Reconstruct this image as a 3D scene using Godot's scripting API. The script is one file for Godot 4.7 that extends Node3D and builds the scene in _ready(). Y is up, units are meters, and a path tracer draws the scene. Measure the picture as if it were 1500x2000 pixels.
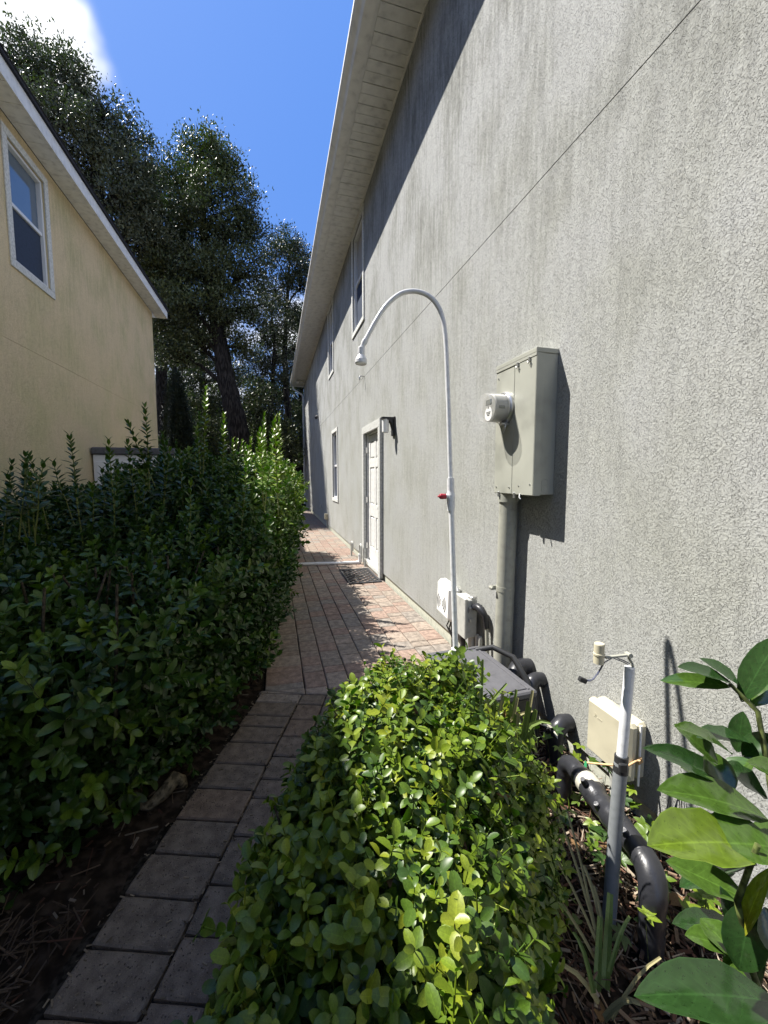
extends Node3D

# ---------------------------------------------------------------- mesh building
class MB:
	var v := PackedVector3Array()
	var n := PackedVector3Array()
	var uv := PackedVector2Array()
	var uv2 := PackedVector2Array()
	var c := PackedColorArray()
	var ix := PackedInt32Array()
	var tint := Color.WHITE

	func vert(p: Vector3, nn: Vector3, t := Vector2.ZERO, t2 := Vector2.ZERO) -> int:
		v.append(p); n.append(nn); uv.append(t); uv2.append(t2); c.append(tint)
		return v.size() - 1

	# corners run counter-clockwise seen from the front
	func quad(a: Vector3, b: Vector3, d: Vector3, e: Vector3, ta := Vector2(0, 1), tb := Vector2(1, 1), td := Vector2(1, 0), te := Vector2(0, 0)) -> void:
		var nn := (b - a).cross(d - a).normalized()
		var i := vert(a, nn, ta); vert(b, nn, tb); vert(d, nn, td); vert(e, nn, te)
		ix.append_array(PackedInt32Array([i, i + 2, i + 1, i, i + 3, i + 2]))

	func quad_out(a: Vector3, b: Vector3, d: Vector3, e: Vector3, from: Vector3) -> void:
		var nn := (b - a).cross(d - a)
		if nn.dot((a + b + d + e) / 4.0 - from) < 0.0:
			quad(e, d, b, a)
		else:
			quad(a, b, d, e)

	func tri_out(a: Vector3, b: Vector3, d: Vector3, from: Vector3) -> void:
		var nn := (b - a).cross(d - a).normalized()
		var i := 0
		if nn.dot((a + b + d) / 3.0 - from) < 0.0:
			i = vert(a, -nn); vert(d, -nn); vert(b, -nn)
		else:
			i = vert(a, nn); vert(b, nn); vert(d, nn)
		ix.append_array(PackedInt32Array([i, i + 2, i + 1]))

	# a box with chamfered edges
	func box(size: Vector3, xf := Transform3D(), bev := 0.004) -> void:
		var h := size / 2.0
		var o := xf.origin
		var b := minf(bev, minf(h.x, minf(h.y, h.z)) * 0.6)
		var pt := func(s: Vector3, k: int) -> Vector3:
			var q := Vector3(s.x * (h.x - b), s.y * (h.y - b), s.z * (h.z - b))
			q[k] = s[k] * h[k]
			return xf * q
		for k in 3:
			var i1 := (k + 1) % 3
			var i2 := (k + 2) % 3
			for s in [-1.0, 1.0]:
				var q := []
				for w in [[-1, -1], [1, -1], [1, 1], [-1, 1]]:
					var sv := Vector3.ZERO
					sv[k] = s; sv[i1] = w[0]; sv[i2] = w[1]
					q.append(pt.call(sv, k))
				quad_out(q[0], q[1], q[2], q[3], o)
			if b > 0.0:
				for s1 in [-1.0, 1.0]:
					for s2 in [-1.0, 1.0]:
						var lo := Vector3.ZERO
						lo[k] = -1; lo[i1] = s1; lo[i2] = s2
						var hi := lo
						hi[k] = 1
						quad_out(pt.call(lo, i1), pt.call(hi, i1), pt.call(hi, i2), pt.call(lo, i2), o)
		if b > 0.0:
			for s1 in [-1.0, 1.0]:
				for s2 in [-1.0, 1.0]:
					for s3 in [-1.0, 1.0]:
						var s := Vector3(s1, s2, s3)
						tri_out(pt.call(s, 0), pt.call(s, 1), pt.call(s, 2), o)

	func span(lo: Vector3, hi: Vector3, bev := 0.004) -> void:
		box((hi - lo).abs(), Transform3D(Basis(), (lo + hi) / 2.0), bev)

	func tube(pts: Array, rads: Array, sides := 10, caps := true, squash := 1.0) -> void:
		var up := Vector3.UP
		var first := v.size()
		var along := 0.0
		for k in pts.size():
			var d: Vector3 = (pts[mini(k + 1, pts.size() - 1)] - pts[maxi(k - 1, 0)]).normalized()
			if k == 0:
				up = Vector3.UP if absf(d.y) < 0.9 else Vector3.RIGHT
			var sx := up.cross(d).normalized()
			up = d.cross(sx).normalized()
			if k > 0:
				along += (pts[k] - pts[k - 1]).length()
			var r: float = rads[mini(k, rads.size() - 1)]
			var ka := maxi(k - 1, 0)
			var kb := mini(k + 1, pts.size() - 1)
			var slope: float = (rads[mini(kb, rads.size() - 1)] - rads[mini(ka, rads.size() - 1)]) / maxf(pts[ka].distance_to(pts[kb]), 0.004)
			slope = clampf(slope, -1.2, 1.2)
			for j in sides + 1:
				var a := TAU * j / sides
				var q := sx * cos(a) + up * sin(a) * squash
				vert(pts[k] + q * r, (q.normalized() - d * slope).normalized(), Vector2(float(j) / sides, along))
		for k in pts.size() - 1:
			for j in sides:
				var a := first + k * (sides + 1) + j
				var b := a + sides + 1
				ix.append_array(PackedInt32Array([a, b, a + 1, a + 1, b, b + 1]))
		if caps:
			for e in 2:
				var k: int = 0 if e == 0 else pts.size() - 1
				var d: Vector3 = (pts[1] - pts[0]).normalized() * -1.0 if e == 0 else (pts[k] - pts[k - 1]).normalized()
				var m := vert(pts[k], d)
				var base := first + k * (sides + 1)
				for j in sides + 1:
					vert(v[base + j], d)
				for j in sides:
					if e == 0:
						ix.append_array(PackedInt32Array([m, m + 1 + j, m + 2 + j]))
					else:
						ix.append_array(PackedInt32Array([m, m + 2 + j, m + 1 + j]))

	# turned round the local y axis; profile of (radius, height), from below upwards
	func lathe(profile: Array, xf := Transform3D(), sides := 24) -> void:
		for k in profile.size() - 1:
			var a: Vector2 = profile[k]
			var b: Vector2 = profile[k + 1]
			var t := (b - a).normalized()
			var first := v.size()
			for j in sides + 1:
				var w := TAU * j / sides
				var o := Vector3(cos(w), 0, sin(w))
				var nn := (xf.basis * (o * t.y + Vector3.DOWN * t.x)).normalized()
				vert(xf * (o * a.x + Vector3.UP * a.y), nn, Vector2(float(j) / sides, a.y))
				vert(xf * (o * b.x + Vector3.UP * b.y), nn, Vector2(float(j) / sides, b.y))
			for j in sides:
				var q := first + j * 2
				ix.append_array(PackedInt32Array([q, q + 2, q + 1, q + 1, q + 2, q + 3]))

	# an extruded outline (x, y) along z from z0 to z1, flat faces; closed outline given counter-clockwise seen from +z
	func extrude(outline: Array, z0: float, z1: float, caps := true) -> void:
		var mid := Vector2.ZERO
		for p in outline: mid += p / float(outline.size())
		for k in outline.size():
			var a: Vector2 = outline[k]
			var b: Vector2 = outline[(k + 1) % outline.size()]
			quad(Vector3(a.x, a.y, z1), Vector3(a.x, a.y, z0), Vector3(b.x, b.y, z0), Vector3(b.x, b.y, z1))
		if caps:
			var tri := Geometry2D.triangulate_polygon(PackedVector2Array(outline))
			for k in range(0, tri.size(), 3):
				for z in [z0, z1]:
					var q := []
					for m in 3: q.append(Vector3(outline[tri[k + m]].x, outline[tri[k + m]].y, z))
					tri_out(q[0], q[1], q[2], Vector3(mid.x, mid.y, (z0 + z1) / 2.0))

	# a leaf from the origin along +y, its upper face towards +z, folded along the midrib and bent back
	func leaf(xf: Transform3D, length: float, wide: float, fold := 0.25, curl := 0.2, shape := 0, wave := 0.0) -> void:
		var widths: Array = [[0.0, 0.0], [0.12, 0.45], [0.34, 0.95], [0.58, 0.92], [0.82, 0.5], [1.0, 0.0]]
		if shape == 1:   # broad, blunt
			widths = [[0.0, 0.0], [0.1, 0.5], [0.35, 1.0], [0.65, 1.0], [0.88, 0.62], [1.0, 0.0]]
		elif shape == 4:   # oval with a short point
			widths = [[0.0, 0.0], [0.1, 0.5], [0.33, 0.97], [0.6, 0.94], [0.84, 0.5], [1.0, 0.0]]
		elif shape == 2:   # a simple one
			widths = [[0.0, 0.0], [0.4, 1.0], [1.0, 0.0]]
		elif shape == 3:   # large leaf, many stations
			widths = [[0.0, 0.02], [0.06, 0.28], [0.14, 0.52], [0.24, 0.76], [0.36, 0.94], [0.5, 1.0], [0.63, 0.96], [0.75, 0.8], [0.86, 0.55], [0.95, 0.24], [1.0, 0.0]]
		var first := v.size()
		for w in widths:
			var t: float = w[0]
			var half: float = w[1] * wide * 0.5
			var mid := Vector3(0, t * length, -curl * length * t * t)
			var tang := Vector3(0, 1, -2.0 * curl * t).normalized()
			var nn := Vector3.RIGHT.cross(tang).normalized()
			var lift := nn * half * fold
			var rip := sin(t * 19.0) * wave * half
			var rip2 := cos(t * 17.0 + 0.7) * wave * half
			var nl := (nn + Vector3(fold, 0, 0)).normalized()
			var nr := (nn - Vector3(fold, 0, 0)).normalized()
			vert(xf * (mid + Vector3(-half, 0, 0) + lift + nn * rip), (xf.basis * nl).normalized(), Vector2(0.02, 1.0 - t))
			vert(xf * mid, (xf.basis * nn).normalized(), Vector2(0.5, 1.0 - t))
			vert(xf * (mid + Vector3(half, 0, 0) + lift + nn * rip2), (xf.basis * nr).normalized(), Vector2(0.98, 1.0 - t))
		for k in widths.size() - 1:
			var a := first + k * 3
			for s in 2:
				var p := a + s
				if k > 0:
					ix.append_array(PackedInt32Array([p, p + 4, p + 1]))
				if k < widths.size() - 2:
					ix.append_array(PackedInt32Array([p, p + 3, p + 4]))

	func mesh() -> ArrayMesh:
		var arr := []
		arr.resize(Mesh.ARRAY_MAX)
		arr[Mesh.ARRAY_VERTEX] = v
		arr[Mesh.ARRAY_NORMAL] = n
		arr[Mesh.ARRAY_TEX_UV] = uv
		arr[Mesh.ARRAY_TEX_UV2] = uv2
		arr[Mesh.ARRAY_COLOR] = c
		arr[Mesh.ARRAY_INDEX] = ix
		var m := ArrayMesh.new()
		m.add_surface_from_arrays(Mesh.PRIMITIVE_TRIANGLES, arr)
		return m


# ---------------------------------------------------------------- scene helpers
const EYE := Vector3(0, 1.5, 0)
const FOCAL := 780.0
const SUN_TOWARDS := Vector3(-1.0, 1.85, -0.72)
var cam_basis: Basis
var M := {}
var T := {}
var used := {}
var rng := RandomNumberGenerator.new()


func at(u: float, v: float, depth: float) -> Vector3:   # the place seen at a point of the 1500 x 2000 photograph, so many metres ahead
	return EYE + cam_basis * Vector3((u - 750.0) / FOCAL * depth, -(v - 1000.0) / FOCAL * depth, -depth)


func numbered(called: String) -> String:
	var k: int = used.get(called, -1) + 1
	used[called] = k
	return called if k == 0 else "%s_%03d" % [called, k]


func tag(o: Node, label: String, category: String, group := "", kind := "") -> Node:
	if label: o.set_meta("label", label)
	if category: o.set_meta("category", category)
	if group: o.set_meta("group", group)
	if kind: o.set_meta("kind", kind)
	return o


func thing(called: String, label: String, category: String, where := Vector3.ZERO, group := "") -> Node3D:
	var o := Node3D.new()
	o.name = numbered(called)
	add_child(o)
	o.position = where
	tag(o, label, category, group)
	return o


# adds a mesh under a thing, a part or (for a thing that is one mesh) the scene; shapes are given in the scene's axes
func part(parent: Node, called: String, shape, material: Material) -> MeshInstance3D:
	var o := MeshInstance3D.new()
	o.mesh = shape.mesh() if shape is MB else shape
	o.material_override = material
	o.name = numbered(called) if parent == self else called
	parent.add_child(o, true)
	if parent != self and parent.get_parent() == self and not parent is MeshInstance3D:
		o.position = -parent.position
	return o


func structure(called: String, shape, material: Material) -> MeshInstance3D:
	var o := part(self, called, shape, material)
	o.set_meta("kind", "structure")
	return o


func lin(r: float, g: float, b: float) -> Color:
	return Color(r, g, b).linear_to_srgb()


func mat(called: String, color: Color, rough := 0.6, spec := 0.5, metal := 0.0) -> StandardMaterial3D:
	var m := StandardMaterial3D.new()
	m.resource_name = called
	m.albedo_color = color.linear_to_srgb()
	m.roughness = rough
	m.metallic_specular = spec
	m.metallic = metal
	M[called] = m
	return m


func grained(m: StandardMaterial3D, tex: Texture2D, scale: float, bump: Texture2D = null, depth := 0.1) -> StandardMaterial3D:
	m.albedo_texture = tex
	m.uv1_triplanar = true
	m.uv1_world_triplanar = true
	m.uv1_scale = Vector3.ONE * scale
	if bump:
		m.heightmap_enabled = true
		m.heightmap_texture = bump
		m.heightmap_scale = depth
	return m


func noise(kind: int, freq: float, octaves: int, s: int) -> FastNoiseLite:
	var f := FastNoiseLite.new()
	f.noise_type = kind
	f.frequency = freq
	f.seed = s
	f.fractal_octaves = octaves
	if octaves == 1: f.fractal_type = FastNoiseLite.FRACTAL_NONE
	return f


func noise_tex(f: FastNoiseLite, side: int, stops: Array, cols: Array) -> NoiseTexture2D:
	var t := NoiseTexture2D.new()
	t.width = side; t.height = side
	t.seamless = true
	t.noise = f
	var g := Gradient.new()
	g.offsets = PackedFloat32Array(stops)
	g.colors = PackedColorArray(cols)
	t.color_ramp = g
	return t


func grey(x: float) -> Color:
	return Color(x, x, x)


func leaf_texture(vein: float, side_vein: float, spots: float, rim: float) -> ImageTexture:
	var im := Image.create(128, 256, false, Image.FORMAT_RGB8)
	var f := noise(FastNoiseLite.TYPE_SIMPLEX_SMOOTH, 0.03, 3, 5)
	for y in 256:
		for x in 128:
			var a := absf(x - 63.5) / 63.5
			var t := 1.0 - y / 255.0
			var k := 0.80 + 0.10 * f.get_noise_2d(x, y)
			k += vein * smoothstep(0.07, 0.0, a)
			var ph := fposmod((t - a * 0.22) * 9.0, 1.0)
			k += side_vein * smoothstep(0.12, 0.0, absf(ph - 0.5)) * smoothstep(1.0, 0.2, a)
			if spots > 0.0 and f.get_noise_2d(x * 3.0 + 300.0, y * 3.0) > 0.55: k *= 1.0 - spots
			k += rim * smoothstep(0.90, 0.97, a)
			k = clampf(k, 0.0, 1.0)
			im.set_pixel(x, y, Color(k, k, k * 0.97))
	return ImageTexture.create_from_image(im)


# vertical streaks of mildew over a whole wall: width x height metres
func streak_texture(w: int, h: int, s: int, strength: float, warm: Color, low: float) -> ImageTexture:
	var im := Image.create(w, h, false, Image.FORMAT_RGB8)
	var a := noise(FastNoiseLite.TYPE_SIMPLEX_SMOOTH, 1.0, 3, s)
	var b := noise(FastNoiseLite.TYPE_SIMPLEX_SMOOTH, 1.0, 3, s + 1)
	var d := noise(FastNoiseLite.TYPE_SIMPLEX_SMOOTH, 1.0, 2, s + 2)
	for y in h:
		var v := y / float(h)   # 0 at the top
		for x in w:
			var st := a.get_noise_2d(x * 0.30, y * 0.026)
			var bl := b.get_noise_2d(x * 0.022, y * 0.02)
			var sp := d.get_noise_2d(x * 0.35, y * 0.25)
			var up := clampf(1.25 - v * 1.7, 0.0, 1.0)
			var k := 1.0 - strength * clampf(0.30 + st * 0.62 + bl * 0.55 + sp * 0.38, 0.0, 1.0) * (0.30 + 0.72 * up) * (0.75 + 0.3 * bl)
			k -= low * smoothstep(0.9, 1.0, v) * (0.5 + 0.5 * bl)
			var gr := clampf(0.5 + bl * 0.9 - up * 0.35, 0.0, 1.0)
			var col := Color.WHITE.lerp(warm, gr)
			k = clampf(k, 0.0, 1.0) * 0.98
			im.set_pixel(x, y, Color(k * col.r, k * col.g, k * col.b))
	return ImageTexture.create_from_image(im)


# trowelled stucco: short worm-like furrows in a pebbly coat; [relief, dirt held in the furrows]
func stucco_textures() -> Array:
	var n := 1024
	var f := noise(FastNoiseLite.TYPE_SIMPLEX_SMOOTH, 0.045, 3, 14)
	var base := f.get_seamless_image(n, n)
	base.convert(Image.FORMAT_L8)
	var im := Image.create(n, n, false, Image.FORMAT_L8)
	for y in n:
		for x in n:
			im.set_pixel(x, y, grey(0.62 + 0.36 * base.get_pixel(x, y).r))
	var r := RandomNumberGenerator.new()
	r.seed = 15
	for k in 9000:
		var p := Vector2(r.randf() * n, r.randf() * n)
		var dir := r.randfn() * 0.75 + PI / 2
		var long := int(r.randf_range(3, 14))
		var deep := r.randf_range(0.15, 0.6)
		var w := r.randi_range(2, 3)
		for j in long:
			p += Vector2.from_angle(dir) * 1.8
			dir += r.randf_range(-0.35, 0.35)
			var ww := w if j > 1 and j < long - 2 else maxi(1, w - 2)
			var q := Vector2i(posmod(int(p.x), n), posmod(int(p.y), n))
			im.fill_rect(Rect2i(q, Vector2i(ww, ww)), grey(deep))
	var dirt := Image.create(n, n, false, Image.FORMAT_L8)
	for y in n:
		for x in n:
			var h := im.get_pixel(x, y).r
			dirt.set_pixel(x, y, grey(lerpf(0.77, 0.93, smoothstep(0.1, 0.65, h)) + 0.07 * smoothstep(0.7, 0.95, h)))
	return [ImageTexture.create_from_image(im), ImageTexture.create_from_image(dirt)]


func paver_texture() -> ImageTexture:
	var im := Image.create(512, 512, false, Image.FORMAT_RGB8)
	var a := noise(FastNoiseLite.TYPE_SIMPLEX, 0.35, 2, 31)
	var b := noise(FastNoiseLite.TYPE_SIMPLEX_SMOOTH, 0.025, 3, 32)
	var r := RandomNumberGenerator.new()
	r.seed = 77
	for y in 512:
		for x in 512:
			var k := 0.80 + 0.09 * a.get_noise_2d(x, y) + 0.16 * b.get_noise_2d(x, y)
			k = clampf(k, 0.0, 1.0)
			im.set_pixel(x, y, Color(k, k, k))
	for q in 5200:   # pale and dark grit
		var k := r.randf_range(0.95, 1.0) if r.randf() < 0.45 else r.randf_range(0.42, 0.6)
		im.fill_rect(Rect2i(r.randi() % 510, r.randi() % 510, 1 + r.randi() % 2, 1 + r.randi() % 2), Color(k, k, k))
	return ImageTexture.create_from_image(im)


func sky_texture() -> ImageTexture:
	var w := 1024
	var h := 512
	var im := Image.create(w, h, false, Image.FORMAT_RGBF)
	var f := noise(FastNoiseLite.TYPE_SIMPLEX_SMOOTH, 3.2, 5, 12)
	var sun := SUN_TOWARDS.normalized()
	var r := RandomNumberGenerator.new()
	r.seed = 4
	var clouds := [[(at(60, 70, 1.0) - EYE).normalized(), 0.10], [(at(-60, 160, 1.0) - EYE).normalized(), 0.15], [(at(430, 770, 1.0) - EYE).normalized(), 0.15], [(at(560, 680, 1.0) - EYE).normalized(), 0.13], [(at(330, 700, 1.0) - EYE).normalized(), 0.13]]
	for k in 60:  # further clouds outside the view, added to fill the shade with light
		var az := r.randf_range(0.0, TAU)
		var el := asin(r.randf_range(0.06, 0.8))
		var d := Vector3(cos(az) * cos(el), sin(el), sin(az) * cos(el))
		if d.dot((at(420, 200, 1.0) - EYE).normalized()) < 0.72 and d.dot(sun) < 0.9:
			clouds.append([d, r.randf_range(0.12, 0.26)])
	for y in h:
		var el := (0.5 - (y + 0.5) / h) * PI
		for x in w:
			var az := (x + 0.5) / w * TAU   # straight ahead (-z) lies on the seam
			var d := Vector3(sin(az) * cos(el), sin(el), -cos(az) * cos(el))
			var e := maxf(0.0, d.y)
			var t := pow(1.0 - e, 5.0)
			var col := Color(0.048, 0.126, 0.352).lerp(Color(0.22, 0.33, 0.52), t)
			var s := maxf(0.0, d.dot(sun))
			col = col + Color(1.0, 0.97, 0.92) * (0.06 * pow(s, 5.0) + 0.25 * pow(s, 40.0))
			if d.y > -0.02:
				var bias := 0.0
				for q in clouds:
					var g: float = acos(clampf(d.dot(q[0]), -1.0, 1.0)) / q[1]
					if g < 2.2: bias += exp(-g * g * 1.4)
				if bias > 0.12:
					var m := f.get_noise_3d(d.x, d.y * 1.5, d.z) + f.get_noise_3d(d.x * 4.0, d.y * 5.0, d.z * 4.0) * 0.5
					var k := smoothstep(0.22, 1.05, minf(bias, 1.0) * (0.72 + m * 1.35) + m * 0.22)
					var body := clampf(0.72 + 0.55 * m, 0.45, 1.0)
					col = col.lerp(Color(0.62, 0.63, 0.64) * body, k * 0.95)
			if d.y < 0.0: col = Color(0.16, 0.15, 0.12)
			im.set_pixel(x, y, col)
	return ImageTexture.create_from_image(im)


# ---------------------------------------------------------------- materials
func make_materials() -> void:
	var simplex := FastNoiseLite.TYPE_SIMPLEX_SMOOTH
	# stucco: knobbly trowelled relief
	var st := stucco_textures()
	T.stucco = st[0]
	T.pitted = st[1]
	T.stucco_tone = noise_tex(noise(simplex, 0.06, 4, 8), 512, [0.0, 0.35, 0.6, 1.0], [grey(0.76), grey(0.89), grey(0.95), grey(1.0)])
	T.fine = noise_tex(noise(simplex, 0.09, 4, 9), 512, [0.0, 1.0], [grey(0.0), grey(1.0)])
	T.worn = noise_tex(noise(simplex, 0.02, 5, 10), 512, [0.0, 0.4, 1.0], [grey(0.82), grey(0.94), grey(1.0)])
	T.bark = noise_tex(noise(simplex, 0.03, 5, 11), 512, [0.0, 0.45, 0.6, 1.0], [grey(0.35), grey(0.55), grey(0.85), grey(1.0)])
	T.soil = noise_tex(noise(simplex, 0.04, 5, 12), 512, [0.0, 0.4, 0.6, 1.0], [grey(0.35), grey(0.55), grey(0.8), grey(1.0)])
	T.paver = paver_texture()
	T.leaf = leaf_texture(0.12, 0.05, 0.0, 0.12)
	T.big_leaf = leaf_texture(0.17, 0.07, 0.2, 0.16)
	T.dirt_gray = streak_texture(1800, 320, 21, 0.31, Color(1.0, 1.0, 0.975), 0.05)
	T.dirt_tan = streak_texture(900, 300, 51, 0.12, Color(0.97, 1.0, 0.95), 0.1)

	for w in [["gray_stucco", Color(0.435, 0.442, 0.430), T.dirt_gray], ["tan_stucco", Color(0.86, 0.695, 0.435), T.dirt_tan]]:
		var m := mat(w[0], w[1], 0.92, 0.25)
		m.albedo_texture = T.pitted
		m.uv1_scale = Vector3(1.75, 1.75, 1)
		m.heightmap_enabled = true
		m.heightmap_texture = T.stucco
		m.heightmap_scale = 0.42
		m.detail_enabled = true
		m.detail_albedo = w[2]
		m.detail_blend_mode = BaseMaterial3D.BLEND_MODE_MUL
		m.detail_uv_layer = BaseMaterial3D.DETAIL_UV_2
	grained(mat("foundation", Color(0.50, 0.51, 0.43), 0.9, 0.3), T.worn, 1.3, T.fine, 0.1)
	grained(mat("trim_gray", Color(0.60, 0.605, 0.575), 0.85, 0.3), T.stucco_tone, 0.8, T.stucco, 0.25)
	grained(mat("trim_white", Color(0.72, 0.72, 0.68), 0.8, 0.3), T.stucco_tone, 0.8, T.stucco, 0.2)
	grained(mat("soffit_paint", Color(0.83, 0.825, 0.78), 0.55, 0.4), T.worn, 0.6)
	grained(mat("gutter_paint", Color(0.80, 0.79, 0.745), 0.45, 0.4), T.worn, 0.5)
	grained(mat("white_paint", Color(0.80, 0.80, 0.77), 0.55, 0.4), T.worn, 0.7)
	grained(mat("door_paint", Color(0.78, 0.775, 0.75), 0.45, 0.45), T.worn, 1.2)
	mat("vinyl", Color(0.70, 0.71, 0.72), 0.4)
	grained(mat("shingle_dark", Color(0.045, 0.045, 0.05), 0.95, 0.2), T.worn, 2.0, T.fine, 0.2)
	mat("glass_dark", Color(0.02, 0.028, 0.04), 0.04, 0.7)
	mat("glass_sky", Color(0.10, 0.14, 0.19), 0.05, 0.8)
	grained(mat("insect_screen", Color(0.035, 0.05, 0.085), 0.75, 0.4), T.worn, 1.7)
	mat("blind", Color(0.30, 0.29, 0.27), 0.7)
	grained(mat("cabinet_paint", Color(0.40, 0.405, 0.35), 0.42, 0.5), T.worn, 0.3)
	grained(mat("conduit_paint", Color(0.37, 0.37, 0.315), 0.5, 0.45), T.worn, 1.4)
	mat("steel", Color(0.55, 0.55, 0.54), 0.35, 0.5, 0.85)
	mat("dark_metal", Color(0.02, 0.02, 0.022), 0.5)
	mat("meter_body", Color(0.30, 0.30, 0.275), 0.5)
	mat("label_white", Color(0.80, 0.80, 0.78), 0.6)
	mat("display", Color(0.09, 0.10, 0.085), 0.25)
	var g := mat("clear_dome", Color(1, 1, 1), 0.03, 0.5)
	g.albedo_color = Color(1, 1, 1, 0.10)
	g.transparency = BaseMaterial3D.TRANSPARENCY_ALPHA
	grained(mat("pvc_white", Color(0.76, 0.77, 0.78), 0.32, 0.5), T.worn, 3.0)
	mat("valve_red", Color(0.34, 0.012, 0.03), 0.4)
	grained(mat("pvc_gray", Color(0.22, 0.235, 0.245), 0.45, 0.5), T.worn, 3.0)
	grained(mat("plastic_beige", Color(0.56, 0.52, 0.385), 0.5, 0.45), T.worn, 0.5)
	grained(mat("plastic_gray", Color(0.50, 0.50, 0.46), 0.5, 0.45), T.worn, 1.5)
	grained(mat("plastic_black", Color(0.030, 0.031, 0.033), 0.42, 0.5), T.worn, 1.5)
	grained(mat("lid_gray", Color(0.105, 0.105, 0.115), 0.6, 0.4), T.worn, 1.2, T.fine, 0.05)
	grained(mat("foam_black", Color(0.026, 0.027, 0.032), 0.36, 0.5), T.worn, 2.0, T.worn, 1.2)
	grained(mat("tape_gray", Color(0.50, 0.48, 0.40), 0.4, 0.5), T.worn, 2.0, T.worn, 0.4)
	grained(mat("rubber", Color(0.035, 0.036, 0.04), 0.6, 0.5), T.worn, 3.0)
	mat("string_tan", Color(0.62, 0.40, 0.20), 0.8)
	mat("wire_blue", Color(0.06, 0.07, 0.12), 0.4)
	mat("paint_green", Color(0.01, 0.16, 0.06), 0.5)
	grained(mat("soil", Color(0.060, 0.045, 0.033), 1.0, 0.2), T.soil, 0.7, T.soil, 1.5)
	grained(mat("joint_sand", Color(0.050, 0.043, 0.034), 1.0, 0.2), T.soil, 1.5, T.fine, 0.2)
	grained(mat("wood_dark", Color(0.045, 0.04, 0.036), 0.85, 0.3), T.bark, 1.0, T.bark, 0.3)
	grained(mat("bark_oak", Color(0.055, 0.047, 0.040), 0.95, 0.2), T.bark, 0.5, T.bark, 3.0)
	M.bark_oak.uv1_scale = Vector3(0.9, 0.16, 0.9)
	grained(mat("stem_brown", Color(0.13, 0.105, 0.07), 0.8, 0.3), T.bark, 3.0)
	grained(mat("stem_green", Color(0.17, 0.21, 0.06), 0.6, 0.4), T.bark, 3.0)
	grained(mat("root_pale", Color(0.26, 0.21, 0.13), 0.85, 0.3), T.bark, 2.0, T.bark, 0.6)
	for k in 6:
		var tone: Color = [Color(0.42, 0.335, 0.275), Color(0.41, 0.345, 0.285), Color(0.43, 0.315, 0.255), Color(0.38, 0.335, 0.29), Color(0.47, 0.385, 0.315), Color(0.40, 0.295, 0.24)][k]
		grained(mat("paver_%d" % k, tone, 0.9, 0.3), T.paver, 1.15, T.paver, 0.6)
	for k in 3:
		grained(mat("shaded_paver_%d" % k, [Color(0.27, 0.215, 0.165), Color(0.25, 0.205, 0.16), Color(0.29, 0.215, 0.155)][k], 0.92, 0.3), T.paver, 1.15, T.paver, 0.9)  # pavers of the near run: the shade there is put into darker tones
	# leaves: one white-based material for scattered copies, which carry their own colours, and toned ones for single leaves
	var lf := mat("leaf_copies", Color(1, 1, 1), 0.40, 0.45)
	lf.albedo_texture = T.leaf
	lf.vertex_color_use_as_albedo = true
	lf.backlight_enabled = true
	lf.backlight = lin(0.10, 0.30, 0.03)
	var tl := mat("tree_leaf", Color(1, 1, 1), 0.42, 0.35)
	tl.vertex_color_use_as_albedo = true
	tl.backlight_enabled = true
	tl.backlight = lin(0.10, 0.22, 0.03)
	for k in 6:
		var m := mat("leaf_%d" % k, leaf_tone(k / 5.0), 0.40, 0.45)
		m.albedo_texture = T.leaf
		m.backlight_enabled = true
		m.backlight = lin(0.10, 0.30, 0.03)
	for k in 4:
		var m := mat("big_leaf_%d" % k, [Color(0.034, 0.085, 0.024), Color(0.078, 0.150, 0.026), Color(0.16, 0.245, 0.026), Color(0.36, 0.38, 0.035)][k], 0.13, 0.65)
		m.albedo_texture = T.big_leaf
		m.backlight_enabled = true
		m.backlight = lin(0.12, 0.34, 0.02)
	var dry := mat("dry_leaf", Color(0.25, 0.15, 0.075), 0.8, 0.3)
	dry.albedo_texture = T.leaf
	var straw := mat("straw", Color(0.44, 0.40, 0.22), 0.7, 0.3)
	straw.albedo_texture = T.leaf
	var strap := mat("strap_green", Color(0.22, 0.31, 0.085), 0.45, 0.4)
	strap.albedo_texture = T.leaf
	var chip := mat("chip_copies", Color(1, 1, 1), 0.9, 0.2)
	chip.vertex_color_use_as_albedo = true


func leaf_tone(t: float) -> Color:   # from dark old leaves to pale young ones; also paints sunlit leaves paler
	var stops := [Color(0.028, 0.066, 0.020), Color(0.050, 0.110, 0.022), Color(0.096, 0.180, 0.018), Color(0.19, 0.285, 0.020), Color(0.31, 0.37, 0.028)]
	var x := clampf(t, 0.0, 0.9999) * 4.0
	return stops[int(x)].lerp(stops[int(x) + 1], x - int(x))


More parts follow.
